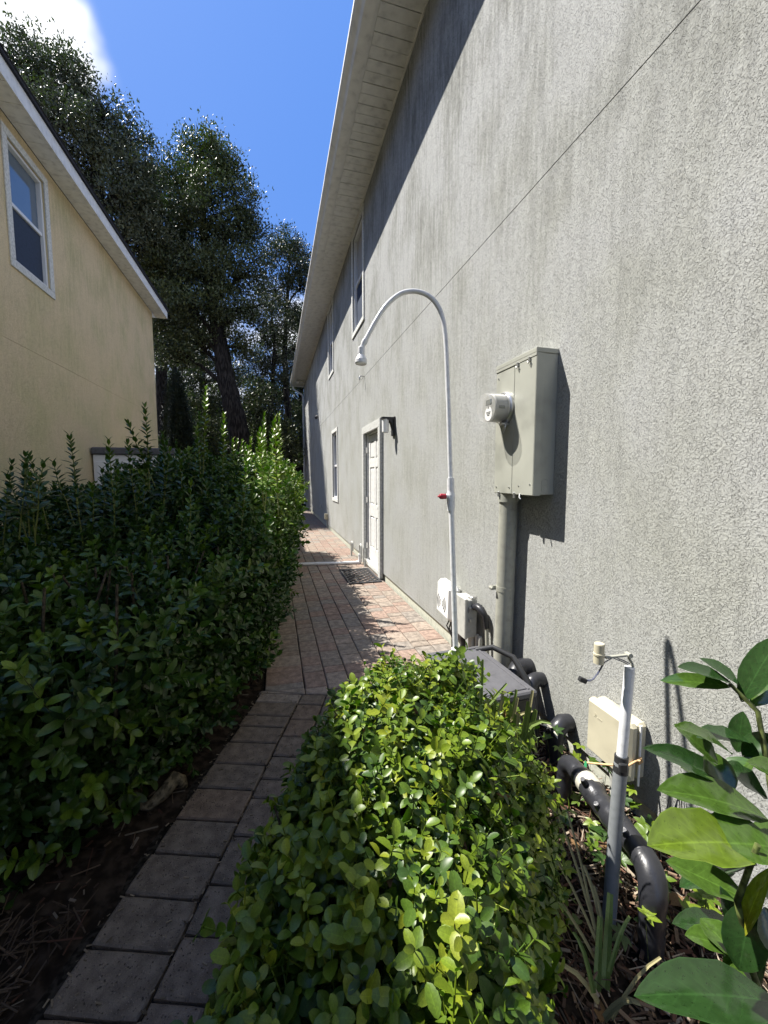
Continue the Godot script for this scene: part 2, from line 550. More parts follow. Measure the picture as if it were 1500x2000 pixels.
# ---------------------------------------------------------------- walls and windows
# a wall face at x that looks along x * side, with openings [z0, z1, y0, y1, depth, closed]
func wall_face(mb: MB, x: float, side: float, z0: float, z1: float, y0: float, y1: float, holes: Array) -> void:
	var zs := [z0, z1]
	var ys := [y0, y1]
	for h in holes:
		for z in [h[0], h[1]]:
			if z > z0 and z < z1 and not z in zs: zs.append(z)
		for y in [h[2], h[3]]:
			if y > y0 and y < y1 and not y in ys: ys.append(y)
	zs.sort(); ys.sort()
	var face := func(za: float, zb: float, ya: float, yb: float, xx: float) -> void:
		var q := [Vector3(xx, ya, za), Vector3(xx, ya, zb), Vector3(xx, yb, zb), Vector3(xx, yb, za)]
		var t := []
		for p in q: t.append([Vector2(p.z, p.y), Vector2((p.z - z0) / (z1 - z0), (y1 - p.y) / (y1 - y0))])
		var nn := Vector3(side, 0, 0)
		var i := 0
		for k in 4:
			var id := mb.vert(q[k], nn, t[k][0], t[k][1])
			if k == 0: i = id
		if side > 0.0:
			mb.ix.append_array(PackedInt32Array([i, i + 1, i + 2, i, i + 2, i + 3]))
		else:
			mb.ix.append_array(PackedInt32Array([i, i + 2, i + 1, i, i + 3, i + 2]))
	for a in zs.size() - 1:
		for b in ys.size() - 1:
			var mz: float = (zs[a] + zs[a + 1]) / 2.0
			var my: float = (ys[b] + ys[b + 1]) / 2.0
			var open := false
			for h in holes:
				if mz > h[0] and mz < h[1] and my > h[2] and my < h[3]: open = true
			if not open: face.call(zs[a], zs[a + 1], ys[b], ys[b + 1], x)
	for h in holes:
		var xi: float = x - side * h[4]
		var mid := Vector3((x + xi) / 2.0, (h[2] + h[3]) / 2.0, (h[0] + h[1]) / 2.0)
		var c0 := [Vector2(h[0], h[2]), Vector2(h[1], h[2]), Vector2(h[1], h[3]), Vector2(h[0], h[3])]
		for k in 4:
			var p: Vector2 = c0[k]
			var q: Vector2 = c0[(k + 1) % 4]
			var far := Vector3(0, mid.y, mid.z) * 2.0 - Vector3(0, (p.y + q.y) / 2.0, (p.x + q.x) / 2.0) + Vector3(mid.x, 0, 0)
			mb.quad_out(Vector3(x, p.y, p.x), Vector3(x, q.y, q.x), Vector3(xi, q.y, q.x), Vector3(xi, p.y, p.x), mid + (Vector3(mid.x, (p.y + q.y) / 2.0, (p.x + q.x) / 2.0) - mid) * 2.0)
		if h[5]: face.call(h[0], h[1], h[2], h[3], xi)


# four bars round an opening, from `out` in front of the wall to `back` behind it
func surround(mb: MB, x: float, side: float, z0: float, z1: float, y0: float, y1: float, wide: float, out: float, back: float, bev := 0.005, low := true) -> void:
	var xa := x + side * out
	var xb := x - side * back
	mb.span(Vector3(xa, y1 - wide, z0), Vector3(xb, y1, z1), bev)
	if low: mb.span(Vector3(xa, y0, z0), Vector3(xb, y0 + wide, z1), bev)
	var yl := y0 + wide if low else y0
	mb.span(Vector3(xa, yl, z0), Vector3(xb, y1 - wide, z0 + wide), bev)
	mb.span(Vector3(xa, yl, z1 - wide), Vector3(xb, y1 - wide, z1), bev)


# a single-hung window as a part of a house: trim > frame, panes, meeting rail, screen
func window_part(house: Node3D, x: float, side: float, z0: float, z1: float, y0: float, y1: float, trim: float, out: float, trim_mat: Material, upper: Material, lower: Material) -> Node3D:
	var mb := MB.new()
	surround(mb, x, side, z0, z1, y0, y1, trim, out, 0.0)
	var w := part(house, "window", mb, trim_mat)
	var a := z0 + trim
	var b := z1 - trim
	var c := y0 + trim
	var d := y1 - trim
	mb = MB.new()
	surround(mb, x - side * 0.045, side, a, b, c, d, 0.04, 0.028, 0.05, 0.004)
	part(w, "frame", mb, M.vinyl)
	var my := (c + d) / 2.0
	mb = MB.new()
	mb.span(Vector3(x - side * 0.035, my - 0.025, a + 0.04), Vector3(x - side * 0.08, my + 0.025, b - 0.04))
	part(w, "meeting_rail", mb, M.vinyl)
	mb = MB.new()
	mb.span(Vector3(x - side * 0.075, my + 0.025, a + 0.04), Vector3(x - side * 0.081, d - 0.04, b - 0.04), 0.0)
	part(w, "upper_pane", mb, upper)
	mb = MB.new()
	mb.span(Vector3(x - side * 0.060, c + 0.04, a + 0.04), Vector3(x - side * 0.066, my - 0.025, b - 0.04), 0.0)
	part(w, "screen", mb, lower)
	return w


# ---------------------------------------------------------------- the gray house
const WX := 1.5

func gray_house() -> void:
	var h := thing("gray_house", "two storey gray stucco house with white side door, long eave and mildew streaks", "house", Vector3(WX, 0, -8))
	var wins := [[-7.74, -6.70, 4.10, 5.93], [-11.20, -10.24, 4.14, 5.93], [-10.68, -9.70, 0.88, 2.71]]
	var holes := []
	for w in wins: holes.append([w[0] + 0.085, w[1] - 0.085, w[2] + 0.085, w[3] - 0.085, 0.14, true])
	holes.append([-6.63, -5.66, 0.1, 2.22, 0.16, true])
	# control joints: one level, two upright
	var joints := [[-20.55, 6.0, 3.186, 3.192, 0.007, true], [-8.455, -8.447, 0.1, 3.184, 0.008, true], [-13.105, -13.097, 0.1, 3.184, 0.008, true]]
	var mb := MB.new()
	wall_face(mb, WX, -1.0, -20.55, 6.0, 0.1, 5.98, holes + joints)
	mb.span(Vector3(WX + 0.2, -0.1, -20.55), Vector3(WX + 0.3, 5.98, 6.0), 0.0)
	mb.quad(Vector3(WX + 0.2, 0.1, -20.55), Vector3(WX, 0.1, -20.55), Vector3(WX, 5.98, -20.55), Vector3(WX + 0.2, 5.98, -20.55))
	mb.quad(Vector3(WX, 0.1, 6.0), Vector3(WX, 0.1, -20.55), Vector3(WX + 0.2, 0.1, -20.55), Vector3(WX + 0.2, 0.1, 6.0))
	mb.span(Vector3(WX + 0.3, -0.1, -20.55), Vector3(WX + 6.0, 5.98, -20.4), 0.0)
	part(h, "wall", mb, M.gray_stucco)
	mb = MB.new()
	mb.span(Vector3(WX + 0.02, -0.15, -20.53), Vector3(WX + 0.199, 0.094, 6.0), 0.004)
	part(h, "foundation", mb, M.foundation)
	for k in 3:
		var w: Array = wins[k]
		window_part(h, WX, -1.0, w[0], w[1], w[2], w[3], 0.085, 0.022, M.trim_white, M.blind if k < 2 else M.glass_dark, M.insect_screen)
	# eave: soffit boards, fascia, gutter, roof
	for k in 86:
		var z1 := 2.4 - k * 0.268
		var z0 := z1 - 0.268
		mb = MB.new()
		for s in 2:
			var za := z0 + 0.134 * s
			mb.extrude([Vector2(1.072, 5.98), Vector2(1.488, 5.98), Vector2(1.488, 5.995), Vector2(1.072, 5.995)], za + (0.006 if s == 0 else 0.0025), za + 0.134 - (0.0025 if s == 0 else 0.006))
		part(h, "soffit_panel", mb, M.soffit_paint)
	mb = MB.new()
	mb.span(Vector3(1.06, 5.992, -20.65), Vector3(1.499, 6.02, 6.0), 0.0)
	mb.span(Vector3(1.486, 5.955, -20.53), Vector3(1.4995, 5.991, 6.0), 0.001)
	part(h, "soffit_backing", mb, M.soffit_paint)
	mb = MB.new()
	mb.span(Vector3(1.035, 5.975, -20.72), Vector3(1.069, 6.12, 6.0), 0.002)
	mb.span(Vector3(1.0345, 5.975, -20.76), Vector3(1.5, 6.12, -20.722), 0.002)
	part(h, "fascia", mb, M.gutter_paint)
	var secs := [6.0, 2.6, -0.44, -3.5, -6.55, -9.6, -12.65, -15.7, -18.75, -20.78]
	for k in secs.size() - 1:
		mb = MB.new()
		var d := 0.0015 if k % 2 else 0.0
		mb.extrude([Vector2(1.033, 5.962 - d), Vector2(1.033, 6.088), Vector2(1.029, 6.088), Vector2(1.029, 5.985), Vector2(0.95, 5.985), Vector2(0.90, 6.03), Vector2(0.868, 6.05), Vector2(0.868, 6.085), Vector2(0.845 - d, 6.088), Vector2(0.845 - d, 6.045), Vector2(0.868 - d, 6.022), Vector2(0.905 - d, 5.995), Vector2(0.928 - d, 5.962 - d)], secs[k + 1], secs[k])
		part(h, "gutter", mb, M.gutter_paint)
	mb = MB.new()
	mb.extrude([Vector2(0.90, 6.125), Vector2(6.5, 8.6), Vector2(6.5, 8.72), Vector2(0.895, 6.17)], -20.9, 6.0)
	part(h, "roof", mb, M.shingle_dark)
	mb = MB.new()
	mb.tube([Vector3(0.96, 5.96, -20.55), Vector3(1.0, 5.80, -20.55), Vector3(1.42, 5.55, -20.55), Vector3(1.455, 5.40, -20.55), Vector3(1.455, 0.15, -20.55)], [0.04], 8)
	part(h, "downspout", mb, M.vinyl)
	# door
	mb = MB.new()
	surround(mb, WX, -1.0, -6.75, -5.54, 0.02, 2.335, 0.118, 0.05, 0.0, 0.004, false)
	var door := part(h, "door", mb, M.trim_gray)
	mb = MB.new()
	surround(mb, WX + 0.02, -1.0, -6.629, -5.661, 0.1, 2.219, 0.030, 0.008, 0.11, 0.003, false)
	part(door, "jamb", mb, M.door_paint)
	mb = MB.new()
	var xs := WX + 0.035
	var z0 := -6.596
	var z1 := -5.694
	mb.span(Vector3(xs + 0.02, 0.11, z0), Vector3(xs + 0.05, 2.18, z1), 0.0)
	var cols := [[z0, z0 + 0.11], [z0 + 0.395, z0 + 0.495], [z1 - 0.11, z1]]
	for c in cols: mb.span(Vector3(xs, 0.11, c[0]), Vector3(xs + 0.021, 2.18, c[1]), 0.003)
	for r in [[0.11, 0.34], [0.86, 1.06], [1.66, 1.80], [2.08, 2.18]]:
		for s in 2: mb.span(Vector3(xs + 0.0012, r[0], cols[s][1] - 0.001), Vector3(xs + 0.021, r[1], cols[s + 1][0] + 0.001), 0.003)
	part(door, "slab", mb, M.door_paint)
	for r in [[0.34, 0.86], [1.06, 1.66], [1.80, 2.08]]:
		for s in 2:
			mb = MB.new()
			mb.box(Vector3(0.026, r[1] - r[0] - 0.045, cols[s + 1][0] - cols[s][1] - 0.045), Transform3D(Basis(), Vector3(xs + 0.019, (r[0] + r[1]) / 2.0, (cols[s][1] + cols[s + 1][0]) / 2.0)), 0.012)
			part(door, "panel", mb, M.door_paint)
	mb = MB.new()
	mb.lathe([Vector2(0, 0), Vector2(0.032, 0), Vector2(0.032, 0.012), Vector2(0.014, 0.014), Vector2(0.014, 0.03), Vector2(0.028, 0.034), Vector2(0.028, 0.055), Vector2(0, 0.058)], Transform3D(Basis(Vector3.BACK, PI / 2), Vector3(xs, 1.03, z1 - 0.065)), 14)
	part(door, "knob", mb, M.dark_metal)
	for y in [0.34, 1.12, 1.95]:
		mb = MB.new()
		mb.tube([Vector3(xs - 0.008, y - 0.05, z0 - 0.002), Vector3(xs - 0.008, y + 0.05, z0 - 0.002)], [0.009], 8)
		mb.span(Vector3(xs - 0.006, y - 0.05, z0 - 0.004), Vector3(xs - 0.05, y + 0.05, z0 - 0.0012), 0.001)
		part(door, "hinge", mb, M.steel)
	mb = MB.new()
	mb.span(Vector3(WX - 0.03, 0.03, -6.62), Vector3(WX + 0.16, 0.105, -5.67), 0.006)
	part(door, "threshold", mb, M.trim_white)
	small_wall_things()


func small_wall_things() -> void:
	# lamp beside the door
	var t := thing("wall_lamp", "black bracket wall lamp with white jar shade right of the door", "wall lamp", Vector3(WX, 2.1, -4.95))
	var mb := MB.new()
	mb.box(Vector3(0.025, 0.24, 0.13), Transform3D(Basis(), Vector3(WX - 0.0125, 2.15, -4.99)), 0.006)
	part(t, "backplate", mb, M.dark_metal)
	mb = MB.new()
	mb.extrude([Vector2(WX - 0.026, 2.10), Vector2(WX - 0.026, 2.262), Vector2(WX - 0.17, 2.262), Vector2(WX - 0.17, 2.238), Vector2(WX - 0.075, 2.225), Vector2(WX - 0.045, 2.18)], -5.035, -4.945)
	part(t, "bracket", mb, M.dark_metal)
	mb = MB.new()
	mb.lathe([Vector2(0, -0.17), Vector2(0.035, -0.17), Vector2(0.042, -0.16), Vector2(0.044, -0.02), Vector2(0.046, 0.0), Vector2(0.0, 0.001)], Transform3D(Basis(), Vector3(WX - 0.118, 2.236, -4.99)), 18)
	part(t, "jar_shade", mb, M.label_white)
	# vent hook on the control joint
	mb = MB.new()
	mb.tube([Vector3(WX, 3.19, -6.73), Vector3(WX - 0.07, 3.19, -6.73), Vector3(WX - 0.085, 3.175, -6.73), Vector3(WX - 0.085, 3.12, -6.73)], [0.012], 8)
	tag(part(self, "wall_hook", mb, M.steel), "small metal hook projecting from the wall joint above the door", "hook")
	t = thing("wall_light", "small fixture high on the far wall near the tree shadows", "wall light", Vector3(WX, 3.5, -14.0))
	mb = MB.new()
	mb.box(Vector3(0.03, 0.12, 0.12), Transform3D(Basis(), Vector3(WX - 0.015, 3.55, -14.0)))
	part(t, "backplate", mb, M.plastic_gray)
	mb = MB.new()
	mb.lathe([Vector2(0, 0), Vector2(0.06, 0), Vector2(0.045, 0.1), Vector2(0, 0.11)], Transform3D(Basis(Vector3.BACK, 2.1), Vector3(WX - 0.03, 3.56, -14.0)), 12)
	part(t, "lamp_head", mb, M.dark_metal)
	t = thing("flood_light", "twin floodlight under the far end of the eave", "floodlight", Vector3(1.25, 5.9, -19.3))
	mb = MB.new()
	mb.lathe([Vector2(0, 0), Vector2(0.06, 0), Vector2(0.06, 0.03), Vector2(0, 0.03)], Transform3D(Basis(), Vector3(1.25, 5.95, -19.3)), 12)
	part(t, "base", mb, M.plastic_gray)
	for s in [-0.11, 0.11]:
		mb = MB.new()
		mb.tube([Vector3(1.25, 5.955, -19.3), Vector3(1.25 + s, 5.90, -19.25), Vector3(1.25 + s * 1.2, 5.84, -19.15)], [0.02, 0.045, 0.065], 10)
		part(t, "lamp_head", mb, M.plastic_gray)
	t = thing("outlet_box", "beige outdoor outlet box low on the wall beyond the door", "outlet box", Vector3(WX, 0.25, -11.8))
	mb = MB.new()
	mb.box(Vector3(0.10, 0.17, 0.13), Transform3D(Basis(), Vector3(WX - 0.05, 0.34, -11.8)), 0.01)
	part(t, "cover", mb, M.plastic_beige)
	mb = MB.new()
	mb.tube([Vector3(WX - 0.03, 0.26, -11.77), Vector3(WX - 0.03, 0.0, -11.77)], [0.015], 8)
	part(t, "conduit", mb, M.plastic_gray)
	mb = MB.new()
	mb.box(Vector3(0.05, 0.12, 0.09), Transform3D(Basis(), Vector3(WX - 0.025, 0.54, -13.45)), 0.008)
	tag(part(self, "outlet_cover", mb, M.plastic_gray), "small dark gray cover in the shaded far stretch of wall", "outlet cover")


# ---------------------------------------------------------------- the tan house
const LX := -3.13

func tan_house() -> void:
	var h := thing("tan_house", "tan stucco house in shade with white fascia and dark roof edge", "house", Vector3(LX, 0, -8))
	var w := [-7.34, -6.30, 4.15, 5.84]
	var joints := [[-12.62, 7.0, 3.198, 3.202, 0.004, true]]
	var mb := MB.new()
	wall_face(mb, LX, 1.0, -12.62, 7.0, -0.1, 5.985, [[w[0] + 0.1, w[1] - 0.1, w[2] + 0.1, w[3] - 0.1, 0.14, true]] + joints)
	mb.span(Vector3(LX - 0.3, -0.1, -12.62), Vector3(LX - 0.2, 5.98, 7.0), 0.0)
	mb.quad(Vector3(LX, -0.1, -12.62), Vector3(LX - 0.2, -0.1, -12.62), Vector3(LX - 0.2, 5.98, -12.62), Vector3(LX, 5.98, -12.62))
	mb.span(Vector3(LX - 8.0, -0.1, -12.62), Vector3(LX - 0.3, 5.98, -12.5), 0.0)
	part(h, "wall", mb, M.tan_stucco)
	window_part(h, LX, 1.0, w[0], w[1], w[2], w[3], 0.1, 0.02, M.trim_white, M.glass_sky, M.insect_screen)
	for k in 65:
		var z1 := 6.9 - k * 0.305
		mb = MB.new()
		mb.span(Vector3(LX + 0.012, 5.985, z1 - 0.300), Vector3(-2.855, 6.0, z1), 0.003)
		part(h, "soffit_panel", mb, M.white_paint)
	mb = MB.new()
	mb.span(Vector3(LX + 0.001, 5.998, -12.95), Vector3(-2.853, 6.03, 7.0), 0.0)
	part(h, "soffit_backing", mb, M.white_paint)
	mb = MB.new()
	mb.span(Vector3(-2.852, 5.98, -12.97), Vector3(-2.83, 6.185, 7.0), 0.003)
	mb.span(Vector3(LX - 3.0, 5.98, -12.998), Vector3(-2.83, 6.185, -12.972), 0.003)
	part(h, "fascia", mb, M.white_paint)
	mb = MB.new()
	mb.extrude([Vector2(-2.80, 6.19), Vector2(-2.80, 6.235), Vector2(-9.0, 9.3), Vector2(-9.0, 9.2)], -13.05, 7.0)
	part(h, "roof", mb, M.shingle_dark)
	for k in 70:
		mb = MB.new()
		var z := 6.9 - k * 0.285
		mb.box(Vector3(0.30, 0.012, 0.278), Transform3D(Basis(Vector3.BACK, -0.459), Vector3(-2.925, 6.302 + 0.004 * (k % 3), z - 0.14)), 0.002)
		part(h, "shingle", mb, M.shingle_dark)


# ---------------------------------------------------------------- meter cabinet
func meter_cabinet() -> void:
	var t := thing("electric_meter_cabinet", "gray painted steel meter cabinet with round glass meter and thick conduit on the wall", "meter cabinet", Vector3(WX, 1.40, -2.10))
	var xf := WX - 0.135
	var mb := MB.new()
	mb.span(Vector3(xf + 0.012, 1.402, -2.300), Vector3(WX + 0.001, 2.165, -1.900), 0.004)
	part(t, "cabinet", mb, M.cabinet_paint)
	mb = MB.new()
	mb.span(Vector3(xf - 0.004, 2.165, -2.303), Vector3(WX + 0.001, 2.192, -1.897), 0.003)
	mb.span(Vector3(xf - 0.004, 2.148, -2.303), Vector3(xf + 0.010, 2.166, -1.897), 0.002)
	part(t, "rain_hood", mb, M.cabinet_paint)
	mb = MB.new()
	mb.span(Vector3(xf, 1.40, -2.302), Vector3(xf + 0.013, 2.147, -2.104), 0.003)
	part(t, "meter_cover", mb, M.cabinet_paint)
	mb = MB.new()
	mb.span(Vector3(xf - 0.002, 1.398, -2.100), Vector3(xf + 0.013, 2.147, -1.898), 0.003)
	mb.span(Vector3(xf - 0.001, 1.398, -1.8985), Vector3(xf + 0.045, 2.163, -1.8955), 0.001)
	part(t, "breaker_door", mb, M.cabinet_paint)
	for z in [-2.065, -1.955]:
		mb = MB.new()
		mb.box(Vector3(0.010, 0.026, 0.012), Transform3D(Basis(), Vector3(xf - 0.008, 2.142, z)), 0.002)
		mb.tube([Vector3(xf - 0.012, 2.132, z - 0.010), Vector3(xf - 0.014, 2.118, z), Vector3(xf - 0.012, 2.132, z + 0.010)], [0.0025], 6)
		part(t, "hasp", mb, M.steel)
	for z in [-2.24, -2.07]:
		mb = MB.new()
		mb.box(Vector3(0.012, 0.034, 0.014), Transform3D(Basis(), Vector3(xf - 0.004, 1.395, z)), 0.003)
		part(t, "latch", mb, M.steel)
	mb = MB.new()
	mb.tube([Vector3(xf - 0.006, 1.405, -2.01), Vector3(xf - 0.012, 1.385, -2.005), Vector3(xf - 0.006, 1.375, -2.0)], [0.004], 6)
	part(t, "padlock", mb, M.label_white)
	for q in [[1.44, -2.275], [1.44, -2.13], [1.45, -2.03], [2.11, -2.275], [1.46, -1.925]]:
		mb = MB.new()
		mb.lathe([Vector2(0, -0.001), Vector2(0.005, -0.001), Vector2(0.0045, 0.003), Vector2(0, 0.004)], Transform3D(Basis(Vector3.BACK, PI / 2), Vector3(xf - 0.002, q[0], q[1])), 8)
		part(t, "screw", mb, M.steel)
	mb = MB.new()
	for y in [1.435, 1.47]:
		mb.lathe([Vector2(0.018, 0.0), Vector2(0.020, 0.001), Vector2(0.021, 0.0)], Transform3D(Basis(Vector3.RIGHT, PI / 2), Vector3(1.44, y, -1.8995)), 18)
	mb.box(Vector3(0.008, 0.014, 0.003), Transform3D(Basis(), Vector3(1.405, 2.12, -1.8995)), 0.0005)
	part(t, "knockout", mb, M.cabinet_paint)
	# the meter
	var mc := Vector3(xf, 1.915, -2.195)
	var turn := Transform3D(Basis(Vector3.BACK, PI / 2), mc)
	mb = MB.new()
	mb.lathe([Vector2(0.0, -0.002), Vector2(0.098, -0.002), Vector2(0.099, 0.014), Vector2(0.094, 0.022), Vector2(0.088, 0.022), Vector2(0.088, 0.03)], turn, 32)
	var ring := part(t, "meter", mb, M.steel)
	mb = MB.new()
	mb.lathe([Vector2(0.083, 0.02), Vector2(0.081, 0.105), Vector2(0.076, 0.112), Vector2(0.0, 0.112)], turn, 32)
	part(ring, "meter_body", mb, M.meter_body)
	mb = MB.new()
	mb.lathe([Vector2(0.089, 0.022), Vector2(0.087, 0.135), Vector2(0.080, 0.147), Vector2(0.0, 0.149)], turn, 32)
	part(ring, "glass_cover", mb, M.clear_dome)
	var px := xf - 0.1135
	mb = MB.new()
	mb.box(Vector3(0.002, 0.030, 0.066), Transform3D(Basis(), Vector3(px, mc.y + 0.034, mc.z)), 0.0005)
	part(ring, "display", mb, M.display)
	mb = MB.new()
	mb.lathe([Vector2(0, 0), Vector2(0.042, 0), Vector2(0.042, 0.0015), Vector2(0, 0.0015)], Transform3D(Basis(Vector3.BACK, PI / 2), Vector3(px + 0.001, mc.y - 0.036, mc.z)), 20)
	part(ring, "dial_label", mb, M.label_white)
	mb = MB.new()
	mb.tri_out(Vector3(px - 0.001, mc.y + 0.013, mc.z), Vector3(px - 0.001, mc.y - 0.004, mc.z - 0.011), Vector3(px - 0.001, mc.y - 0.004, mc.z + 0.011), Vector3(px + 1, mc.y, mc.z))
	for k in 3: mb.box(Vector3(0.001, 0.003, 0.05 - 0.012 * k), Transform3D(Basis(), Vector3(px - 0.002, mc.y - 0.025 - 0.009 * k, mc.z)), 0.0)
	part(ring, "printed_mark", mb, M.dark_metal)
	mb = MB.new()
	mb.box(Vector3(0.04, 0.018, 0.003), Transform3D(Basis(), mc + Vector3(-0.072, -0.005, 0.0825)), 0.001)
	part(ring, "side_label", mb, M.display)
	mb = MB.new()
	mb.tube([mc + Vector3(-0.02, -0.088, 0.045), mc + Vector3(-0.03, -0.12, 0.05), mc + Vector3(-0.028, -0.15, 0.03)], [0.006, 0.009, 0.005], 8)
	mb.box(Vector3(0.05, 0.016, 0.03), Transform3D(Basis(), mc + Vector3(-0.03, -0.097, 0.04)), 0.004)
	part(ring, "seal_lock", mb, M.steel)
	# conduit
	mb = MB.new()
	mb.tube([Vector3(1.432, 1.40, -2.235), Vector3(1.432, 1.345, -2.235)], [0.066], 20)
	part(t, "hub", mb, M.cabinet_paint)
	mb = MB.new()
	mb.tube([Vector3(1.432, 1.35, -2.235), Vector3(1.432, -0.05, -2.262)], [0.057], 24)
	var cd := part(t, "conduit", mb, M.conduit_paint)
	mb = MB.new()
	mb.tube([Vector3(1.432, 0.765, -2.2465), Vector3(1.432, 0.797, -2.246)], [0.0595], 24)
	mb.box(Vector3(0.045, 0.03, 0.012), Transform3D(Basis(), Vector3(1.37, 0.78, -2.285)), 0.003)
	mb.tube([Vector3(1.352, 0.78, -2.30), Vector3(1.352, 0.78, -2.262)], [0.011], 8)
	part(cd, "clamp", mb, M.conduit_paint)


# ---------------------------------------------------------------- outdoor shower
func outdoor_shower() -> void:
	var d := 1.8
	var t := thing("outdoor_shower", "white pipe outdoor shower with curved neck and red handled valve", "shower", at(888, 1275, d) * Vector3(1, 0, 1))
	var foot := at(890, 1275, d)
	var mb := MB.new()
	var low := at(880, 950, d)
	mb.tube([foot - (low - foot) * 0.8, foot, low], [0.0125], 14)
	part(t, "riser", mb, M.pvc_white)
	mb = MB.new()
	mb.tube([foot + Vector3(0, -0.06, 0), foot + Vector3(0, -0.02, 0), foot + Vector3(0, -0.02, 0), foot + Vector3(0, 0.02, 0)], [0.0185, 0.0185, 0.021, 0.021], 14)
	part(t, "base_coupling", mb, M.pvc_white)
	# neck, through places along the curve
	var pts := []
	for p in [[880, 945], [876, 800], [872, 690], [868, 640], [861, 610], [850, 590], [836, 577], [818, 570], [800, 569], [782, 574], [764, 587], [748, 605], [730, 634], [714, 664]]:
		pts.append(at(p[0], p[1], d))
	var curve := Curve3D.new()
	for k in pts.size():
		var dir: Vector3 = (pts[mini(k + 1, pts.size() - 1)] - pts[maxi(k - 1, 0)]) / 6.0
		curve.add_point(pts[k], -dir, dir)
	var line := []
	for p in curve.tessellate(4, 2.0): line.append(p)
	mb = MB.new()
	mb.tube(line, [0.0107], 14)
	part(t, "neck", mb, M.pvc_white)
	mb = MB.new()
	var vt := at(880, 934, d)
	var vb := at(881, 1000, d)
	var vd := (vb - vt)
	mb.tube([vt, vt + vd * 0.36, vt + vd * 0.38, vt + vd * 0.5, vt + vd * 0.52, vt + vd * 0.96], [0.0165, 0.0165, 0.0155, 0.0195, 0.0195, 0.0165], 16)
	var vc := vt + vd * 0.54
	var side := (cam_basis * Vector3(-1, 0, 0.25)).normalized()
	mb.tube([vc, vc + side * 0.024], [0.014, 0.011], 12)
	var vl := part(t, "valve", mb, M.pvc_white)
	mb = MB.new()
	mb.tube([vc + side * 0.022, vc + side * 0.026, vc + side * 0.05, vc + side * 0.054], [0.009, 0.0125, 0.013, 0.009], 10)
	mb.box(Vector3(0.04, 0.008, 0.016), Transform3D(Basis(), vc + side * 0.042), 0.003)
	part(vl, "handle", mb, M.valve_red)
	# head
	var nk := at(714, 664, d)
	var hj := at(706, 680, d)
	mb = MB.new()
	mb.tube([nk, nk.lerp(hj, 0.45), nk.lerp(hj, 0.5), hj], [0.0135, 0.0135, 0.0115, 0.010], 14)
	part(t, "swivel", mb, M.pvc_white)
	var down := Vector3(-0.04, -1, 0.02).normalized()
	var b := Basis(Quaternion(Vector3.UP, down))
	mb = MB.new()
	mb.lathe([Vector2(0.0, -0.004), Vector2(0.015, -0.004), Vector2(0.0165, 0.0), Vector2(0.0165, 0.026), Vector2(0.015, 0.029), Vector2(0.018, 0.034), Vector2(0.027, 0.052), Vector2(0.0275, 0.066), Vector2(0.0245, 0.071), Vector2(0.0, 0.069)], Transform3D(b, hj), 24)
	part(t, "shower_head", mb, M.pvc_white)


# a tube wound with tape: its radius steps and wobbles along its length
func wrapped(mb: MB, pts: Array, rads: Array, s: int) -> void:
	var r := RandomNumberGenerator.new()
	r.seed = s
	var line := []
	var rr := []
	for k in pts.size() - 1:
		var a: float = rads[mini(k, rads.size() - 1)]
		var b: float = rads[mini(k + 1, rads.size() - 1)]
		var p0: Vector3 = pts[maxi(k - 1, 0)]
		var p3: Vector3 = pts[mini(k + 2, pts.size() - 1)]
		var steps := maxi(2, int(pts[k].distance_to(pts[k + 1]) / 0.014))
		for j in steps:
			var t := j / float(steps)
			line.append(pts[k].cubic_interpolate(pts[k + 1], p0, p3, t))
			rr.append(lerpf(a, b, t) * (1.0 + (0.045 if (line.size() / 2) % 2 else 0.0) + r.randf_range(-0.035, 0.035)))
	line.append(pts[-1]); rr.append(rads[-1])
	mb.tube(line, rr, 16)


